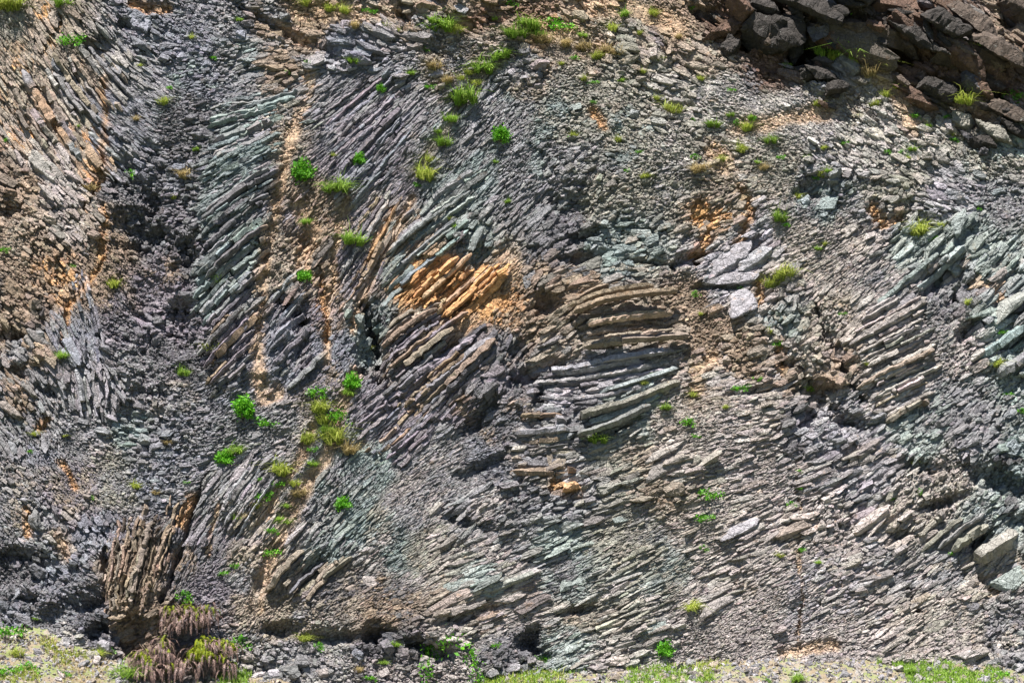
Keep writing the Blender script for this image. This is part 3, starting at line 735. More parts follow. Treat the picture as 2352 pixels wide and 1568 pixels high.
def boulder_obj(name, x, y, lx, ly, ang, colour, out, seed, parent=None, tiltx=0.0, amp=.14, sink=.4, thick=.8):
    V, F = rough_block(lx * U * .55, ly * U * .55, min(lx, ly) * U * .55 * thick, seed, amp=amp)
    rt_ = rotm(np.array([tiltx + rng.normal(0, .1)]), np.array([rng.normal(0, .1)]), np.array([R(ang)]))[0]
    c = surf(x, y, out)
    W_ = (V @ rt_.T) @ BASIS.T
    col = np.array(PAL[colour]) * math.exp(rng.normal(0, .1))
    T = np.tile(col, (len(V), 1)) * np.exp(.25 * fbm(V[:, 0] * 3 + seed, V[:, 1] * 3 + V[:, 2] * 2, 1.0, 3, 3))[:, None]
    if parent is not None:
        return mesh_obj(name, W_ + c, [F], M_ROCK, parent, np.clip(T, .02, .8))
    o = mesh_obj(name, W_, [F], M_ROCK, None, np.clip(T, .02, .8))
    o.location = c
    return o


SLABS = [(325,55,80,56,-35,'blue'),(260,150,60,28,-40,'grey'),(300,120,44,22,-35,'grey'),(790,104,62,46,0,'blue'),(1440,572,84,40,2,'teal'),(1450,615,110,26,3,'olive'),(1668,598,96,44,25,'lav'),(1720,560,70,40,35,'lav'),
 (1705,695,64,60,30,'lav'),(1625,520,70,36,25,'tan'),(1690,640,90,24,4,'lav'),(1760,585,70,30,30,'grey'),(1700,470,30,40,70,'tan'),(2205,610,90,46,42,'tealp'),(2160,640,70,40,40,'tealp'),(2215,680,60,70,40,'dgrey'),(2290,580,90,36,50,'tealp'),
 (1540,1118,66,46,8,'tan'),(1530,1150,60,30,-10,'brown'),(2318,1330,90,60,35,'tealp'),(1275,1062,60,46,0,'tan'),(1310,1340,70,30,15,'tealp'),(1060,1340,110,34,18,'tealp'),(1900,470,60,60,60,'teal'),(1320,245,40,30,0,'tealp'),
 (1470,240,40,30,-30,'olive'),(1490,290,44,26,-20,'tealp'),(1050,190,60,22,0,'grey'),(1000,170,44,30,0,'lav'),(1580,1060,90,26,12,'olive'),(1700,1010,64,22,10,'pale'),(1880,975,46,26,10,'lav'),(2010,1090,90,30,32,'lav'),(2050,1130,56,34,35,'olive'),
 (1640,1100,66,30,12,'olive'),(1830,610,60,26,38,'grey'),(1790,730,40,26,10,'olive'),(1990,690,60,20,36,'pale'),(850,1335,40,40,0,'pink'),(1060,20,60,36,-25,'grey'),(1010,10,50,34,-30,'grey'),(940,12,34,46,-10,'blue'),
 (1400,1540,0,0,0,'grey'),(2250,400,44,24,-35,'pale'),(2160,440,60,30,-20,'lav'),(1700,410,22,34,70,'pale'),(1250,330,40,26,45,'grey'),(1230,540,46,30,45,'dgrey'),(1400,500,50,30,20,'olive'),(1220,640,50,36,45,'grey'),(1290,600,50,30,20,'dgrey'),
 (1480,1260,70,22,24,'olive'),(1280,1240,90,22,22,'tealp'),(1150,1300,70,20,22,'olive'),(1700,1215,80,22,25,'lav'),(1650,1330,70,20,28,'pale'),(1950,1400,60,18,24,'lav'),(2110,1380,80,26,30,'tan'),(1500,1440,70,26,20,'tealp'),(1320,1480,70,40,20,'tealp'),
 (1430,1190,60,20,18,'tealp'),(2150,1440,70,30,35,'olive'),(1980,1010,50,30,25,'grey'),(580,1000,56,24,20,'grey'),(530,1130,60,18,55,'lav')]
for q, (x, y, lx, ly, an, c) in enumerate(SLABS):
    if not lx: continue
    o = boulder_obj("rock_slab", x, y, lx * (1.15 if c == 'lav' and 1560 < x < 1780 else .8), ly * (1.15 if c == 'lav' and 1560 < x < 1780 else .72), an, c, .04 if c == 'lav' and 1560 < x < 1780 else -.03, q * 5 + 3, cliff, tiltx=-.1, amp=.22, thick=.5)

OUT = [(1750,75,60,100,70,'char',.5),(1668,70,50,40,40,'rustd',.2),(1800,75,60,84,-70,'char',.6),(1700,20,70,40,-40,'rustd',.4),(1870,30,110,46,-30,'char',.6),(1905,95,60,40,-40,'rustd',.3),(1950,40,90,54,-15,'char',.6),(2010,85,130,46,-14,'umber',.7),
 (2060,150,80,34,-35,'umber',.4),(2030,20,90,60,-10,'rustd',.6),(2110,90,80,40,-40,'char',.6),(2170,60,90,50,-40,'char',.6),(2240,50,110,44,-40,'umber',.5),(2200,130,110,42,-38,'rustd',.5),(2290,110,120,44,-38,'umber',.5),
 (2150,205,80,36,-30,'char',.5),(2250,190,110,34,-33,'umber',.6),(2310,250,90,40,-30,'umber',.4),(2210,280,44,34,-20,'olive',.3),(2290,310,60,34,-20,'olive',.3),(2340,30,80,50,-40,'umber',.4),(1620,20,60,34,-30,'umber',.3),
 (1760,20,60,34,-30,'char',.6),(1885,165,50,34,-10,'char',.4),(1920,205,44,26,0,'char',.3),(1860,175,26,44,80,'char',.3),(2130,20,70,40,-30,'char',.5),(1835,60,40,70,-60,'char',.4),(2255,330,34,30,0,'char',.2),(2120,240,50,26,-30,'rustd',.2)]
for q in range(70):
    x, y, lx, ly, an, c, ou = OUT[int(rng.integers(30))]
    OUT.append((x + rng.normal(0, 45), y + rng.normal(0, 26), lx * rng.uniform(.3, .7), ly * rng.uniform(.35, .7), an + rng.normal(0, 18), ('char', 'umber', 'rustd', 'char', 'dark')[int(rng.integers(5))], ou * rng.uniform(.5, 1.1)))
parts_v, parts_f, parts_t, off = [], [], [], 0
for q, (x, y, lx, ly, an, c, ou) in enumerate(OUT):
    V, F = rough_block(lx * U * .68, ly * U * .5, min(lx, ly) * U * .8, q * 7 + 1, cuts=4, amp=.24, bevel=0)
    rt_ = rotm(np.array([rng.normal(0, .2)]), np.array([rng.normal(0, .15)]), np.array([R(an)]))[0]
    W_ = (V @ rt_.T) @ BASIS.T + surf(x, y, ou * .7)
    T = np.tile(np.array(PAL[c]), (len(V), 1)) * np.exp(.5 * fbm(V[:, 0] * 3 + q, V[:, 1] * 3, .7, 3, 3))[:, None]
    parts_v.append(W_); parts_f.append(F + off); parts_t.append(T); off += len(V)
o = mesh_obj("dark_outcrop", np.concatenate(parts_v), [np.concatenate(parts_f)], M_ROCK, cliff, np.clip(np.concatenate(parts_t), .02, .8))
o["label"] = "dark brown overhanging outcrop of large cracked rocks at the upper right"

# ------------------------------------------------------------------ the ground
FOOT = np.array([(-420,1425),(0,1438),(120,1455),(230,1500),(320,1540),(420,1560),(520,1548),(640,1560),(760,1605),(1000,1600),(1080,1560),(1200,1550),(1350,1543),(1500,1534),(1680,1520),(1800,1512),(2000,1510),(2200,1522),(2352,1538),(2772,1550)], float)
fp = plane(FOOT[:, 0], FOOT[:, 1])


def foot_z(x): return np.interp(x, fp[:, 0], fp[:, 2])
def foot_y(x): return np.interp(x, fp[:, 0], fp[:, 1])


def ground_z(x, y):
    fz, fy_ = foot_z(np.clip(x, -26, 26)), foot_y(np.clip(x, -26, 26))
    t = fy_ - y                                              # metres out from the foot
    bank = fz - .38 * np.clip(t, -2.5, 7) - .10 * np.clip(t - 7, 0, 30)
    return bank + .14 * fbm(x, y, 2.3, 4, 41) * np.clip(12 - np.abs(t), 0, 1) + .35 * fbm(x, y, 9, 2, 42) * np.clip((t - .5) / 3, 0, 1)


xs = np.concatenate([[-2500, -900, -300, -120, -60, -40], np.linspace(-27, 27, 430), [40, 60, 120, 300, 900, 2500]])
ys = np.concatenate([[-2500, -800, -300, -140, -90, -60, -40, -28, -20], np.linspace(-13, 2.2, 150)])
X, Y = np.meshgrid(xs, ys)
Zg = ground_z(X.ravel(), Y.ravel()).reshape(X.shape)
gi = np.arange(X.size).reshape(X.shape)
gq = np.stack([gi[:-1, :-1], gi[:-1, 1:], gi[1:, 1:], gi[1:, :-1]], -1).reshape(-1, 4)
mg, t, b = new_mat("dry_soil")
co = N(t, "ShaderNodeNewGeometry").outputs["Position"]
c = mixc(t, 'MIX', maprange(t, noise(t, co, .8, 5, .7), .4, .6, 0, 1), (.21, .165, .11), (.25, .22, .18))
c = mixc(t, 'MIX', maprange(t, noise(t, co, 1.6, 5, .7), .46, .58, 0, .8), c, (.15, .19, .045))
c = mixc(t, 'MULTIPLY', 1.0, c, maprange(t, noise(t, co, 14, 4, .7), .3, .7, .7, 1.25))
sep = N(t, "ShaderNodeSeparateXYZ"); t.links.new(co, sep.inputs[0])
c = mixc(t, 'MIX', maprange(t, sep.outputs[1], -10, -6, 1, 0), c, (.05, .065, .025))  # unseen ground farther out made dark to cut bounce light on the cliff
t.links.new(c, b.inputs["Base Color"]); b.inputs["Roughness"].default_value = .9
bp = N(t, "ShaderNodeBump"); bp.inputs["Distance"].default_value = .06; t.links.new(noise(t, co, 9, 5, .7), bp.inputs["Height"]); t.links.new(bp.outputs[0], b.inputs["Normal"])
ground = mesh_obj("ground", np.stack([X, Y, Zg], -1).reshape(-1, 3), [gq], mg, smooth=True)
tag(ground, "sloping bank of dry soil and gravel at the foot of the cliff", "ground", kind="structure")


def on_ground(fx, fy):
    """where the sight line through this place of the face meets the bank"""
    p = plane(np.array([float(fx)]), np.array([float(fy)]))[0]
    dirn = (p - CAM) / np.linalg.norm(p - CAM)
    ts = np.linspace(70, 100, 700)
    q = CAM + ts[:, None] * dirn
    below = np.nonzero(q[:, 2] < ground_z(q[:, 0], q[:, 1]))[0]
    return q[below[0]] if len(below) and q[below[0], 1] < foot_y(q[below[0], 0]) + .3 else None


# gravel
n = 16000
gxs = rng.uniform(-22, 22, n); tt_ = rng.uniform(-.3, 7, n) * rng.uniform(.3, 1, n)
gys = foot_y(gxs) - tt_
sz = .035 * np.exp(rng.normal(0, .55, n))
gp = np.stack([gxs, gys, ground_z(gxs, gys) + sz * .2], -1)
scl_ = sz[:, None] * rng.uniform(.7, 1.4, (n, 3))
cl = np.array([PAL[k] for k in ('grey', 'pale', 'pink', 'tan', 'lav')])[rng.integers(0, 5, n)] * np.exp(rng.normal(0, .2, (n, 1)))
V, F, T = blocks(gp, scl_, rotm(rng.uniform(0, 6, n), rng.uniform(0, 6, n), rng.uniform(0, 6, n)), cl)
tag(mesh_obj("gravel", V, [F], M_ROCK, None, T), "small loose stones strewn over the bank below the cliff", "gravel", kind="stuff")


# grass
def blades_mesh(P, H, Wd, lean, n_seg=2):
    """blades rising from points P; returns V, tris"""
    n = len(P)
    az = rng.uniform(0, 2 * math.pi, n)
    dirv = np.stack([np.cos(az), np.sin(az), np.zeros(n)], -1)
    side = np.stack([-np.sin(az), np.cos(az), np.zeros(n)], -1)
    V = np.empty((n, 5, 3))
    l = lean * np.abs(rng.normal(.6, .4, n))
    V[:, 0] = P - side * Wd[:, None]; V[:, 1] = P + side * Wd[:, None]
    mid = P + np.array([0, 0, 1.0]) * (H * .6)[:, None] + dirv * (H * .3 * l)[:, None]
    V[:, 2] = mid - side * (Wd * .8)[:, None]; V[:, 3] = mid + side * (Wd * .8)[:, None]
    V[:, 4] = P + np.array([0, 0, 1.0]) * (H * (1 - .25 * l))[:, None] + dirv * (H * .95 * l)[:, None]
    q = np.array([[0, 1, 3], [0, 3, 2], [2, 3, 4]])
    return V.reshape(-1, 3), (q[None] + 5 * np.arange(n)[:, None, None]).reshape(-1, 3)


def grass_patch(name, mat, n, xa, xb, ta, tb, h, thr, seed, label):
    x = rng.uniform(xa, xb, n); tq = rng.uniform(ta, tb, n)
    y = foot_y(x) - tq
    k = fbm(x, y, 1.6, 4, seed) > thr + .5 * np.clip(1 - np.minimum(x - xa, xb - x) / 2.5, 0, 1) + .25 * np.clip((tq - ta) / (tb - ta) * 2 - .8, 0, 1)
    x, y = x[k], y[k]
    P = np.stack([x, y, ground_z(x, y) - .02], -1)
    H = h * np.exp(rng.normal(0, .35, len(x)))
    V, F = blades_mesh(P, H, .010 + .006 * rng.random(len(x)), .9)
    tag(mesh_obj(name, V, [F], mat), label, "grass", kind="stuff")


uu = lambda fx: float(plane(fx, 1540.)[0])
grass_patch("grass", M_GRASS, 22000, uu(1050), uu(1720), -.2, 4, .16, -.10, 51, "bright green grass strip below the middle of the cliff")
grass_patch("grass", M_YELL, 16000, uu(1050), uu(1760), -.2, 4, .16, .0, 52, "yellowed grass mixed along the bank below the middle")
grass_patch("grass", M_GRASS, 22000, uu(1960), uu(2480), -.2, 2.0, .14, -.05, 53, "green grass along the foot at the lower right")
grass_patch("grass", M_YELL, 30000, uu(-80), uu(330), .4, 7, .13, .10, 54, "thin yellowish grass on the dry bank at the lower left")
grass_patch("grass", M_GRASS, 26000, uu(380), uu(700), -.2, 5, .2, -.05, 55, "green grass below the dead ferns")
grass_patch("grass", M_DRY, 14000, uu(-80), uu(800), .2, 7, .14, .05, 56, "straw coloured dry grass on the lower left bank")

# ------------------------------------------------------------------ plants on the face
def leaves_mesh(C, size, up_bias=.4):
    """small pointed leaves, one at each point, turned every way"""
    n = len(C)
    a = rng.normal(0, 1, (n, 3)); a[:, 2] += up_bias; a /= np.linalg.norm(a, axis=1)[:, None]
    b_ = np.cross(a, rng.normal(0, 1, (n, 3))); b_ /= np.linalg.norm(b_, axis=1)[:, None]
    s = size * np.exp(rng.normal(0, .3, n))[:, None]
    V = np.stack([C - b_ * s * .1, C + a * s * .55 + b_ * s * .32, C + a * s * 1.1, C + a * s * .5 - b_ * s * .32], 1)
    q = np.array([[0, 1, 2], [0, 2, 3]])
    return V.reshape(-1, 3), (q[None] + 4 * np.arange(n)[:, None, None]).reshape(-1, 3)


def stems_mesh(ends, r, origin=(0, 0, 0)):
    V, F, off = [], [], 0
    for e in ends:
        a = np.array(origin, float); e = np.array(e, float)
        m = a * .5 + e * .5 + rng.normal(0, .06, 3)
        pts = [a, m, e]
        for i, p in enumerate(pts):
            rr = r * (1 - .35 * i)
            for k in range(3): V.append(p + rr * np.array([math.cos(k * 2.09), math.sin(k * 2.09), 0]))
        for i in range(2):
            for k in range(3):
                p, q = off + i * 3 + k, off + i * 3 + (k + 1) % 3
                F += [[p, q, q + 3], [p, q + 3, p + 3]]
        off += 9
    return np.array(V), np.array(F)


def shrub_shape(kind):
    """unit plants (about 1 m across) with the foot at the origin"""
    if kind == 'shrub':
        nb = 16
        c = rng.normal(0, 1, (nb, 3)); c /= np.linalg.norm(c, axis=1)[:, None]
        c = c * np.array([.34, .30, .26]) * rng.uniform(.5, 1.1, (nb, 1)) + np.array([0, -.10, .32])
        P = np.concatenate([q + rng.normal(0, .085, (75, 3)) for q in c])
        return leaves_mesh(P, .085), stems_mesh(c, .012)
    if kind == 'weed':
        nb = 11
        c = rng.normal(0, 1, (nb, 3)) * np.array([.32, .2, .16]) + np.array([0, -.12, .2])
        P = np.concatenate([q + rng.normal(0, .10, (26, 3)) for q in c])
        return leaves_mesh(P, .12), stems_mesh(c, .014)
    n = 420 if kind == 'tuft' else 340
    hub = rng.normal(0, 1, (7, 3)) * np.array([.22, .10, .07]) + np.array([0, 0, .06])
    P = hub[rng.integers(0, 7, n)] + rng.normal(0, 1, (n, 3)) * np.array([.06, .05, .03])
    P[:, 1] -= .05
    H = (.40 if kind == 'tuft' else .46) * np.exp(rng.normal(0, .4, n))
    return blades_mesh(P, H, .011 + .010 * rng.random(n), 1.9), None


# kind, material; x, y, radius on the face; own label
PL = [
 ('shrub', 695, 396, 33, "large round bright green shrub beside the tan debris gully, the biggest of the upper left"),
 ('shrub', 823, 364, 21, "compact bright green shrub up and to the right of the biggest gully shrub"),
 ('tuft', 782, 425, 30, "dull green bushy tuft just below the compact bright shrub"),
 ('shrub', 698, 633, 22, "bright green shrub on purple rock midway down between the two debris gullies"),
 ('tuft', 800, 550, 26, "grassy green tuft hanging over a brown hollow above the midheight gully shrub"),
 ('shrub', 875, 206, 15, "small dark green shrub alone on the smooth purple columns near the top"),
 ('tuft', 1064, 226, 34, "tall rounded green grass bush at the head of the tufted seam"),
 ('shrub', 1150, 315, 26, "low dark green shrub spreading above a twiggy base on grey rubble"),
 ('shrub', 557, 942, 34, "large rounded bright green shrub at the lower end of the slatted columns"),
 ('weed', 617, 968, 18, "flat green mat just right of the large shrub below the slatted columns"),
 ('shrub', 514, 1050, 24, "bright green shrub below the large shrub, with a duller tuft on its right"),
 ('tuft', 546, 1034, 18, "dull green tuft touching the right of a bright shrub"),
 ('shrub', 808, 876, 26, "bright green shrub at the foot of the dark crack in the middle"),
 ('weed', 787, 955, 22, "bright green bush halfway down the grassy gully"),
 ('weed', 733, 899, 18, "yellowish green bush left of the shrub below the dark crack"),
 ('shrub', 788, 1156, 22, "dark green shrub alone on pale green grey slates"),
 ('shrub', 1523, 1492, 27, "bright green shrub standing at the foot of the face above the grass strip"),
 ('weed', 622, 1265, 19, "bright green bush lowest in the pale gully"),
 ('tuft', 1022, 58, 30, "wide green grass clump near the top edge left of the straw patch"),
 ('tuft', 1212, 52, 28, "grey green grass clump above the straw patch near the top"),
 ('weed', 1290, 54, 24, "bright green mat at the right of the straw patch near the top"),
 ('tuft', 1190, 78, 26, "green grass clump in the straw patch, under the grey green one"),
 ('tuft', 1116, 155, 26, "bright green tuft at the upper part of the tufted seam"),
 ('tuft', 1158, 122, 24, "topmost olive green tuft of the tufted seam"),
 ('weed', 168, 90, 22, "green mat on the tan columns at the upper left"),
 ('weed', 18, 1450, 28, "dark green bush at the lower left edge above the dry bank"),
 ('weed', 1638, 1132, 22, "green creeping plant under a tan slab low right of the middle"),
 ('weed', 1622, 1186, 14, "dark bluish green plant below the creeping one under the tan slab"),
 ('weed', 1580, 970, 16, "bluish green rosette right of the pale green columns"),
 ('yellow', 1800, 632, 22, "yellow green grass tuft on top of a brown step beside pale slabs"),
 ('yellow', 1772, 650, 22, "olive grass fringe at the lip of the brown step"),
 ('weed', 1790, 788, 14, "green weed in the blocky crack below the brown step"),
 ('tuft', 1860, 890, 16, "slim green tuft above the dark hole on the right"),
 ('tuft', 1944, 122, 30, "large pale green grass clump below the dark overhang"),
 ('dry', 1990, 165, 26, "straw coloured clump right under the overhang grass"),
 ('yellow', 2218, 226, 25, "upright yellow green grass below the right part of the dark outcrop"),
 ('weed', 2325, 214, 18, "dark green weed near the right edge under the outcrop"),
 ('yellow', 2112, 526, 26, "yellow green grass patch above the broad pale green slabs"),
 ('weed', 2142, 546, 11, "small green weed beside the grass patch above the broad slabs"),
 ('tuft', 1380, 1008, 20, "flat green tuft on the lowest of the pale green curved columns"),
 ('yellow', 765, 1003, 30, "yellow green grass bush in the lower gully, just under a bright bush"),
 ('dry', 795, 1030, 24, "straw yellow tuft right of the lower gully grass"),
 ('yellow', 735, 935, 24, "pale yellow tuft under the yellowish bush by the gully"),
 ('yellow', 640, 1078, 22, "long pale green grass streak left of the lower gully"),
 ('weed', 630, 1108, 15, "upper bright weed of the pair in the lower left grass streak"),
 ('weed', 608, 1138, 14, "lower bright weed of the pair in the lower left grass streak"),
 ('yellow', 972, 398, 26, "straw yellow grass low in the tufted seam beside blue green rock"),
 ('tuft', 1012, 328, 18, "yellow green tuft in the middle of the tufted seam"),
 ('tuft', 1036, 272, 18, "olive tuft just under the rounded grass bush"),
 ('dry', 428, 400, 18, "straw coloured tuft alone on dark rubble left of the pale columns"),
 ('yellow', 20, 8, 34, "yellow green grass at the top left corner"),
 ('tuft', 134, 8, 22, "green tuft at the top edge above the tan columns"),
 ('weed', 492, 1490, 30, "dark leafy bush tucked between the dead fern mounds"),
 ('weed', 420, 1368, 16, "yellow green leaves above the upper dead fern"),
 ('weed', 548, 1470, 16, "green leaves right of the upper dead fern"),
 ('tuft', 300, 1545, 26, "green grass tuft left of the biggest dead fern"),
 ('yellow', 480, 798, 18, "yellowish tuft at the lower left of the slatted columns"),
 ('tuft', 500, 648, 16, "thin green tuft growing among the slatted columns"),
]
# small growth: kind, x, y, radius
SMALL = [('weed',300,396,13),('weed',8,322,9),('weed',10,572,11),('tuft',139,818,13),('yellow',258,652,17),('dry',312,272,10),('tuft',655,1197,13),('weed',625,1218,12),('tuft',655,1160,10),
 ('weed',960,424,9),('tuft',816,140,13),('weed',655,165,9),('yellow',375,235,13),('weed',490,132,9),('tuft',452,342,9),('yellow',398,452,9),('weed',512,1313,11),('weed',540,1297,9),('yellow',440,85,9),('tuft',550,45,9),
 ('tuft',1436,32,13),('yellow',700,6,18),('dry',815,60,15),('yellow',760,18,16),('weed',705,140,7),('yellow',886,60,13),('dry',1000,150,18),('dry',1030,185,16),('yellow',1058,180,12),('tuft',700,510,12),('yellow',765,355,8),
 ('tuft',422,856,15),('dry',385,1015,10),('yellow',80,995,10),('weed',70,1035,7),('tuft',1775,322,15),('tuft',1782,500,20),('weed',1806,515,9),('yellow',1700,342,15),('yellow',1716,292,16),('tuft',1632,286,15),('weed',1690,278,9),('yellow',1540,250,18),
 ('weed',1680,205,9),('yellow',1610,180,10),('dry',1600,390,15),('weed',1730,272,8),('weed',1362,186,11),('yellow',1340,180,10),('weed',1310,315,8),('yellow',1420,320,12),('weed',1440,390,7),('tuft',1046,520,12),('yellow',1030,500,8),
 ('weed',1704,888,13),('tuft',1530,934,13),('weed',1500,856,9),('yellow',1478,880,8),('weed',1740,868,8),('yellow',1590,905,11),('weed',1835,1080,7),('weed',1840,1120,9),('weed',1815,1155,9),('yellow',1590,1395,15),('weed',1615,1255,9),
 ('yellow',1890,400,13),('weed',2068,350,11),('yellow',2085,362,8),('tuft',1855,360,8),('weed',1966,262,7),('yellow',2010,240,12),('weed',2190,320,10),('tuft',2256,175,12),('weed',2255,100,9),('yellow',2200,110,13),('weed',1760,95,11),('tuft',1810,150,11),
 ('weed',2305,760,11),('yellow',2290,835,14),('weed',2318,905,12),('weed',2345,940,9),('yellow',2225,695,13),('yellow',1830,450,12),('weed',1595,672,9),('yellow',1895,560,9),('tuft',1880,570,9),('weed',1935,718,8),('yellow',1990,835,8),
 ('weed',2110,1125,8),('weed',2050,1145,9),('yellow',2100,1060,7),('tuft',1880,1290,8),('weed',1845,1260,8),('yellow',1790,1275,8),('weed',2185,1270,8),('yellow',310,1115,11),('dry',360,1130,10),('weed',430,1105,7),
 ('tuft',180,290,7),('weed',390,200,8),('yellow',320,150,8),('dry',208,430,14),('weed',170,610,7),('weed',210,1140,6),('yellow',150,1000,6),('weed',580,1060,8),('yellow',700,1010,15),('weed',720,1030,9),('tuft',720,1065,11),('dry',690,1130,15),
 ('yellow',850,800,7),('tuft',800,900,13),('yellow',740,965,17),('dry',560,1185,11),('tuft',545,1190,11),('weed',600,1100,9),('yellow',1290,145,9),('weed',1320,132,10),('tuft',1340,80,12),('dry',1390,115,20),('dry',1345,105,20),('dry',1250,90,20),
 ('yellow',1500,30,13),('weed',1585,15,9),('yellow',1470,75,10),('dry',1560,85,11),('yellow',1960,140,18),('tuft',1900,122,20),('yellow',2030,150,18),('dry',1790,95,11),('tuft',2130,290,9),
 ('weed',1250,1510,13),('tuft',880,1520,9),('tuft',905,1478,11),('dry',826,1538,11),('weed',850,1555,12),('weed',1140,1480,9),('yellow',700,1465,15),('weed',730,1480,11),('tuft',1830,1558,16),('weed',1760,1562,9),('yellow',40,1500,14),('weed',20,1540,18),('weed',60,1530,15),
 ('weed',150,1545,12),('tuft',80,1420,7),('yellow',225,1500,16),('weed',245,1490,11),('tuft',1970,128,17),('yellow',1915,128,16),('tuft',1000,48,16),('yellow',1045,70,16),('tuft',1230,64,15),('tuft',2230,205,13),('weed',1589,272,9),('tuft',1681,263,10),('tuft',1725,268,9),('weed',1940,326,9),('weed',2036,347,11),('tuft',2093,342,12),('weed',1795,359,9),('tuft',1741,372,9),('tuft',1899,396,11),('weed',1872,408,8),('yellow',2157,517,12),('yellow',1892,340,9),
 ('yellow',2191,309,9),('weed',2103,265,12),('weed',2178,265,10),('yellow',1878,238,12),('yellow',2031,218,13),('yellow',2059,197,13),('yellow',2181,102,14),('weed',2116,197,9),('weed',1593,357,9),('yellow',1654,367,12),('dry',1620,384,13),('dry',1756,384,13),('weed',2247,479,7),
 ('tuft',1136,43,9),('weed',1170,5,12),('yellow',1405,65,13),('yellow',1517,136,10),('yellow',1476,163,11),('tuft',1429,184,9),('yellow',1507,224,11),('dry',1534,262,13),('weed',1364,233,7),('yellow',1316,309,11),('weed',1469,347,8),('tuft',1136,372,7),('yellow',1480,405,11),('tuft',1167,462,9),('weed',990,197,10),
 ('tuft',942,168,12),('weed',976,112,9),('yellow',912,70,9),('weed',857,25,10),('weed',840,22,8),('yellow',793,24,14),('dry',1420,120,16),('yellow',1370,130,14),('tuft',1235,80,14),('dry',1300,100,18),('yellow',1090,190,13),('yellow',1075,165,12),('tuft',1005,300,11),('yellow',985,365,13),
 ('weed',1600,1000,8),('yellow',1665,935,8),('yellow',1610,720,8),('weed',1700,660,8),('yellow',1765,760,10),('yellow',1810,830,10),('dry',1800,830,12),('yellow',715,1000,12),('tuft',750,985,13),('yellow',675,1110,13),('yellow',590,1160,12),('tuft',640,1190,9),('tuft',2090,1542,13),('weed',2300,1545,13)]
MATS = {'shrub': M_LEAF, 'weed': M_LEAF, 'tuft': M_GRASS, 'yellow': M_YELL, 'dry': M_DRY}
NAMEK = {'shrub': ('shrub', 'shrub'), 'weed': ('leafy_weed', 'plant'), 'tuft': ('grass_tuft', 'grass tuft'), 'yellow': ('grass_tuft', 'grass tuft'), 'dry': ('dry_grass_tuft', 'dry grass')}
SHAPES = {}
for kd in MATS:
    SHAPES[kd] = []
    for v_ in range(4):
        A_, S_ = shrub_shape(kd)
        a_ = mesh_obj("foliage", A_[0], [A_[1]], MATS[kd])
        b_ = mesh_obj("stems", S_[0], [S_[1]], M_TWIG) if S_ else None
        SHAPES[kd].append((a_.data, b_.data if b_ else None))
        bpy.data.objects.remove(a_)
        if b_: bpy.data.objects.remove(b_)


def place_plant(kd, x, y, r, label, group):
    g = on_ground(x, y + r * .5) if y > 1430 else None
    base = surf(x, y + r * .55, .02) if g is None else g
    nm, cat = NAMEK[kd]
    fol, st = SHAPES[kd][int(rng.integers(4))]
    s = 2 * r * U * (.98 if r > 12 else .85)
    if st is not None:
        root = bpy.data.objects.new(nm, None); COL.objects.link(root); root.empty_display_size = .1
        f_ = bpy.data.objects.new("foliage", fol); COL.objects.link(f_); f_.parent = root
        t_ = bpy.data.objects.new("stems", st); COL.objects.link(t_); t_.parent = root
    else:
        root = bpy.data.objects.new(nm, fol); COL.objects.link(root)
    root.location = base
    root.rotation_euler = (rng.uniform(.0, .25), rng.uniform(-.15, .15), rng.uniform(-.6, .6))
    root.scale = (s * rng.uniform(.9, 1.15), s * .9, s * rng.uniform(.85, 1.1))
    return tag(root, label, cat, group)


for kd, x, y, r, lab in PL:
    place_plant(kd, x, y, r, lab, None)

AREAS = [(0,0,240,480,"on the leaning tan columns"), (240,0,460,520,"on the upper blue grey rubble"), (460,0,700,480,"above the pale greenish columns"), (700,0,1000,130,"along the brown top blocks"),
 (700,130,1000,560,"on the smooth purple columns"), (1000,0,1180,560,"beside the tufted seam"), (1180,0,1420,170,"by the topmost straw patch"), (1180,170,1560,560,"right of the tufted seam"), (1420,0,1700,170,"left of the dark outcrop"),
 (1560,170,1850,560,"on the pale upper scree"), (1700,0,2352,240,"under the dark outcrop"), (1850,240,2352,560,"well below the dark outcrop"), (0,480,240,1100,"on the left brown rubble"),
 (240,520,460,960,"in the dark hollow"), (460,480,860,960,"among the debris gullies"), (0,960,460,1400,"on the fine grey rubble"), (460,960,860,1400,"beside the lower gully"), (860,560,1560,1000,"around the curved columns"),
 (1560,560,1850,1000,"below the lavender slabs"), (1850,560,2352,1000,"by the thick greenish columns"), (860,1000,1700,1420,"on the slaty lower face"), (1700,1000,2352,1420,"on the lower right blocks"), (0,1400,480,1600,"on the lower left bank"),
 (480,1400,1300,1600,"on the fallen foot stones"), (1300,1400,2400,1600,"on the lower right bank")]
ADJ = {'weed': ('small leafy weed', 'small leafy weeds'), 'tuft': ('small green tuft', 'small green tufts'), 'yellow': ('small yellowish tuft', 'small yellowish tufts'), 'dry': ('small straw tuft', 'small straw tufts')}
bucket = {}
for q in SMALL:
    for a in AREAS:
        if a[0] <= q[1] < a[2] and a[1] <= q[2] < a[3]:
            bucket.setdefault((q[0], a[4]), []).append(q); break
ORD = ['first', 'second', 'third', 'fourth', 'fifth', 'sixth', 'seventh', 'eighth', 'ninth', 'tenth', 'eleventh', 'twelfth', 'thirteenth', 'fourteenth', 'fifteenth', 'sixteenth']
CNT = ['', 'one', 'two', 'three', 'four', 'five', 'six', 'seven', 'eight', 'nine', 'ten', 'eleven', 'twelve', 'thirteen', 'fourteen', 'fifteen', 'sixteen', 'seventeen']
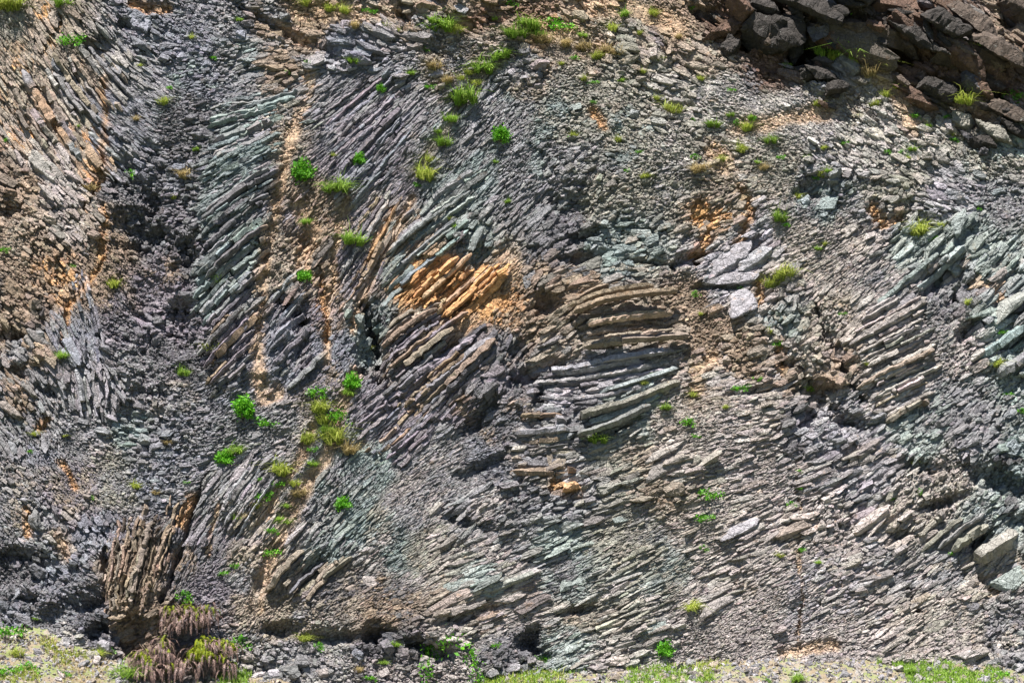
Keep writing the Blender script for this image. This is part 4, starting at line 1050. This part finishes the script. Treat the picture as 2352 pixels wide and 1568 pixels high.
for (kd, where), qs in bucket.items():
    qs.sort(key=lambda q: q[2])
    for i, q in enumerate(qs):
        n = len(qs)
        if n == 1: lab = ADJ[kd][0] + " " + where
        elif i == 0: lab = "uppermost of %s %s %s" % (CNT[n], ADJ[kd][1], where)
        elif i == n - 1: lab = "lowest of %s %s %s" % (CNT[n], ADJ[kd][1], where)
        else: lab = "%s from the top of %s %s %s" % (ORD[i], CNT[n], ADJ[kd][1], where)
        place_plant(q[0], q[1], q[2], q[3], lab, "small plants scattered over the cliff")


# ------------------------------------------------------------------ dead ferns at the foot
def frond(p0, d, length, droop, wid, V, F):
    """an arching frond with leaflets on both sides"""
    n = 12
    p = np.array(p0, float); d = np.array(d, float); d /= np.linalg.norm(d)
    step = length / n
    sd = np.cross(d, [0, 0, 1.0]); sd /= np.linalg.norm(sd) + 1e-6
    prev = p.copy()
    for i in range(n):
        nd = d + np.array([0, 0, -droop]) * (i / n); nd /= np.linalg.norm(nd); d = nd
        q = prev + d * step
        o = len(V)
        V += [prev - sd * .008, prev + sd * .008, q]; F.append([o, o + 1, o + 2])
        wl = wid * math.sin(math.pi * (i + 1.2) / (n + 1.5))
        for s_ in (-1, 1):
            o = len(V)
            tip = q + s_ * sd * wl + d * step * .5 + rng.normal(0, .012, 3) + np.array([0, 0, -wl * .25])
            V += [prev, q, tip]; F.append([o, o + 1, o + 2])
        prev = q


def fern(x, y, w_, h_, lab, nd, ng, ground_=True):
    base = on_ground(x, y) if ground_ else None
    if base is None: base = surf(x, y, .15)
    root = bpy.data.objects.new("fern_clump", None); COL.objects.link(root); root.location = base; root.empty_display_size = .2
    tag(root, lab, "fern", "withered fern clumps at the foot")
    Wm, Hm = w_ * U, h_ * U
    crowns = []
    for k in range(max(5, nd // 22)):
        u = rng.uniform(-1, 1); v = rng.uniform(.22, 1) * (1 - .35 * u * u)
        crowns.append((np.array([u * Wm * .42, -.1 - .55 * (1 - v), Hm * v]), u))
    V, F, V2, F2 = [], [], [], []
    for k in range(nd):
        p, u = crowns[k % len(crowns)]
        p = p + rng.normal(0, .10, 3)
        az = rng.uniform(-2.0, 2.0)
        dd = np.array([math.sin(az) * 1.1, -math.cos(az) * .9 - .25, rng.uniform(-.1, .9)])
        frond(p, dd, rng.uniform(.35, 1.05), rng.uniform(.4, 1.7), .07, V, F)
    mesh_obj("dead_fronds", np.array(V), [np.array(F)], M_DEAD, root)
    for k in range(ng * 2):
        p, u = crowns[int(rng.integers(len(crowns)))]
        if p[2] < Hm * .45 and rng.random() < .7: continue
        p = p + rng.normal(0, .08, 3) + np.array([0, -.05, .06])
        dd = np.array([u * .5 + rng.normal(0, .6), -.6 + rng.normal(0, .3), .8 + rng.normal(0, .4)])
        frond(p, dd, rng.uniform(.25, .6), 1.2, .06, V2, F2)
    mesh_obj("green_fronds", np.array(V2), [np.array(F2)], M_FERN, root)
    V, F = stems_mesh([(rng.uniform(-1, 1) * Wm * .4, -.1, Hm * rng.uniform(.7, .95)) for _ in range(26)], .035)
    mesh_obj("stems", V, [F], M_TWIG, root)


fern(385, 1556, 160, 85, "big shaggy mound of drooping brown dead fronds with a yellow green crest, lowest", 260, 80)
fern(455, 1446, 150, 70, "upper mound of brown dead fern fronds against the rock, green at its top left", 190, 60, False)
fern(500, 1550, 90, 90, "pale withered fern mound right of the biggest dead fern", 110, 40)
fern(470, 1530, 60, 60, "low yellow green fern between the dead fern mounds", 20, 130)


# ------------------------------------------------------------------ brambles
def bramble(pts, lab, nleaf):
    W3 = [surf(x, y, .28) for x, y in pts]
    base = W3[0]
    root = bpy.data.objects.new("bramble", None); COL.objects.link(root); root.location = base; root.empty_display_size = .1
    tag(root, lab, "bramble")
    q = np.array(W3) - base
    V, F = [], []
    for a, b_ in zip(q[:-1], q[1:]):
        v, f = stems_mesh([b_], .012, a); F += (f + len(V)).tolist(); V += v.tolist()
    mesh_obj("stems", np.array(V), [np.array(F)], M_TWIG, root)
    t_ = rng.uniform(0, len(q) - 1, nleaf); i = t_.astype(int); fr = (t_ - i)[:, None]
    P_ = q[i] * (1 - fr) + q[i + 1] * fr + rng.normal(0, .17, (nleaf, 3)) * rng.uniform(.3, 1.5, (nleaf, 1))
    P_[:, 1] -= .05
    v, f = leaves_mesh(P_, .11, .8)
    mesh_obj("leaves", v, [f], M_LEAF, root)


bramble([(985,1565),(978,1535),(990,1510),(972,1494),(1005,1488),(1022,1474),(1050,1466)], "bright green bramble arching up from the stones at the foot", 330)
bramble([(1095,1570),(1092,1530),(1080,1500),(1065,1482)], "smaller bramble hanging right of the arching one", 150)
bramble([(1960,140),(1955,110),(1965,90),(1950,70)], "slender leafy sprig rising out of the grass under the dark overhang", 60)

# ------------------------------------------------------------------ stones fallen to the foot
ST = [(185,1478,30,22,'pale',"pale block lying where the dry bank meets the cliff"), (240,1482,34,22,'lav',"pale angular block right of the first on the bank"), (205,1505,36,16,'pale',"flat pale stone below the two bank blocks"), (150,1475,24,16,'grey',"grey stone at the left of the pale bank blocks"),
 (265,1470,24,22,'grey',"grey stone nearest the dark recess by the ferns"), (630,1545,26,18,'lav',"lavender stone right of the dead ferns"), (690,1520,32,26,'grey',"rounded grey stone right of the dead ferns, largest there"), (745,1545,26,20,'pink',"pinkish stone among grey ones left of the bramble"),
 (820,1500,30,20,'blue',"blue grey stone below the long dark recess"), (880,1545,26,18,'pink',"pink stone under the long dark recess"), (1180,1530,30,22,'lav',"lavender stone beside the smaller bramble"), (1130,1545,26,18,'grey',"grey stone at the edge of the grass strip"),
 (1590,1520,30,16,'grey',"flat grey stone right of the foot shrub"), (2200,1535,24,14,'brown',"brown stone on the right bank")]
for q, (x, y, lx, ly, c, lab) in enumerate(ST):
    o = boulder_obj("fallen_stone", x, y, lx, ly, rng.uniform(-30, 30), c, .12, q * 3 + 2)
    g = on_ground(x, y)
    if g is not None: o.location = g + np.array([0, 0, ly * U * .2])
    tag(o, lab, "stone", "stones fallen to the foot of the cliff")
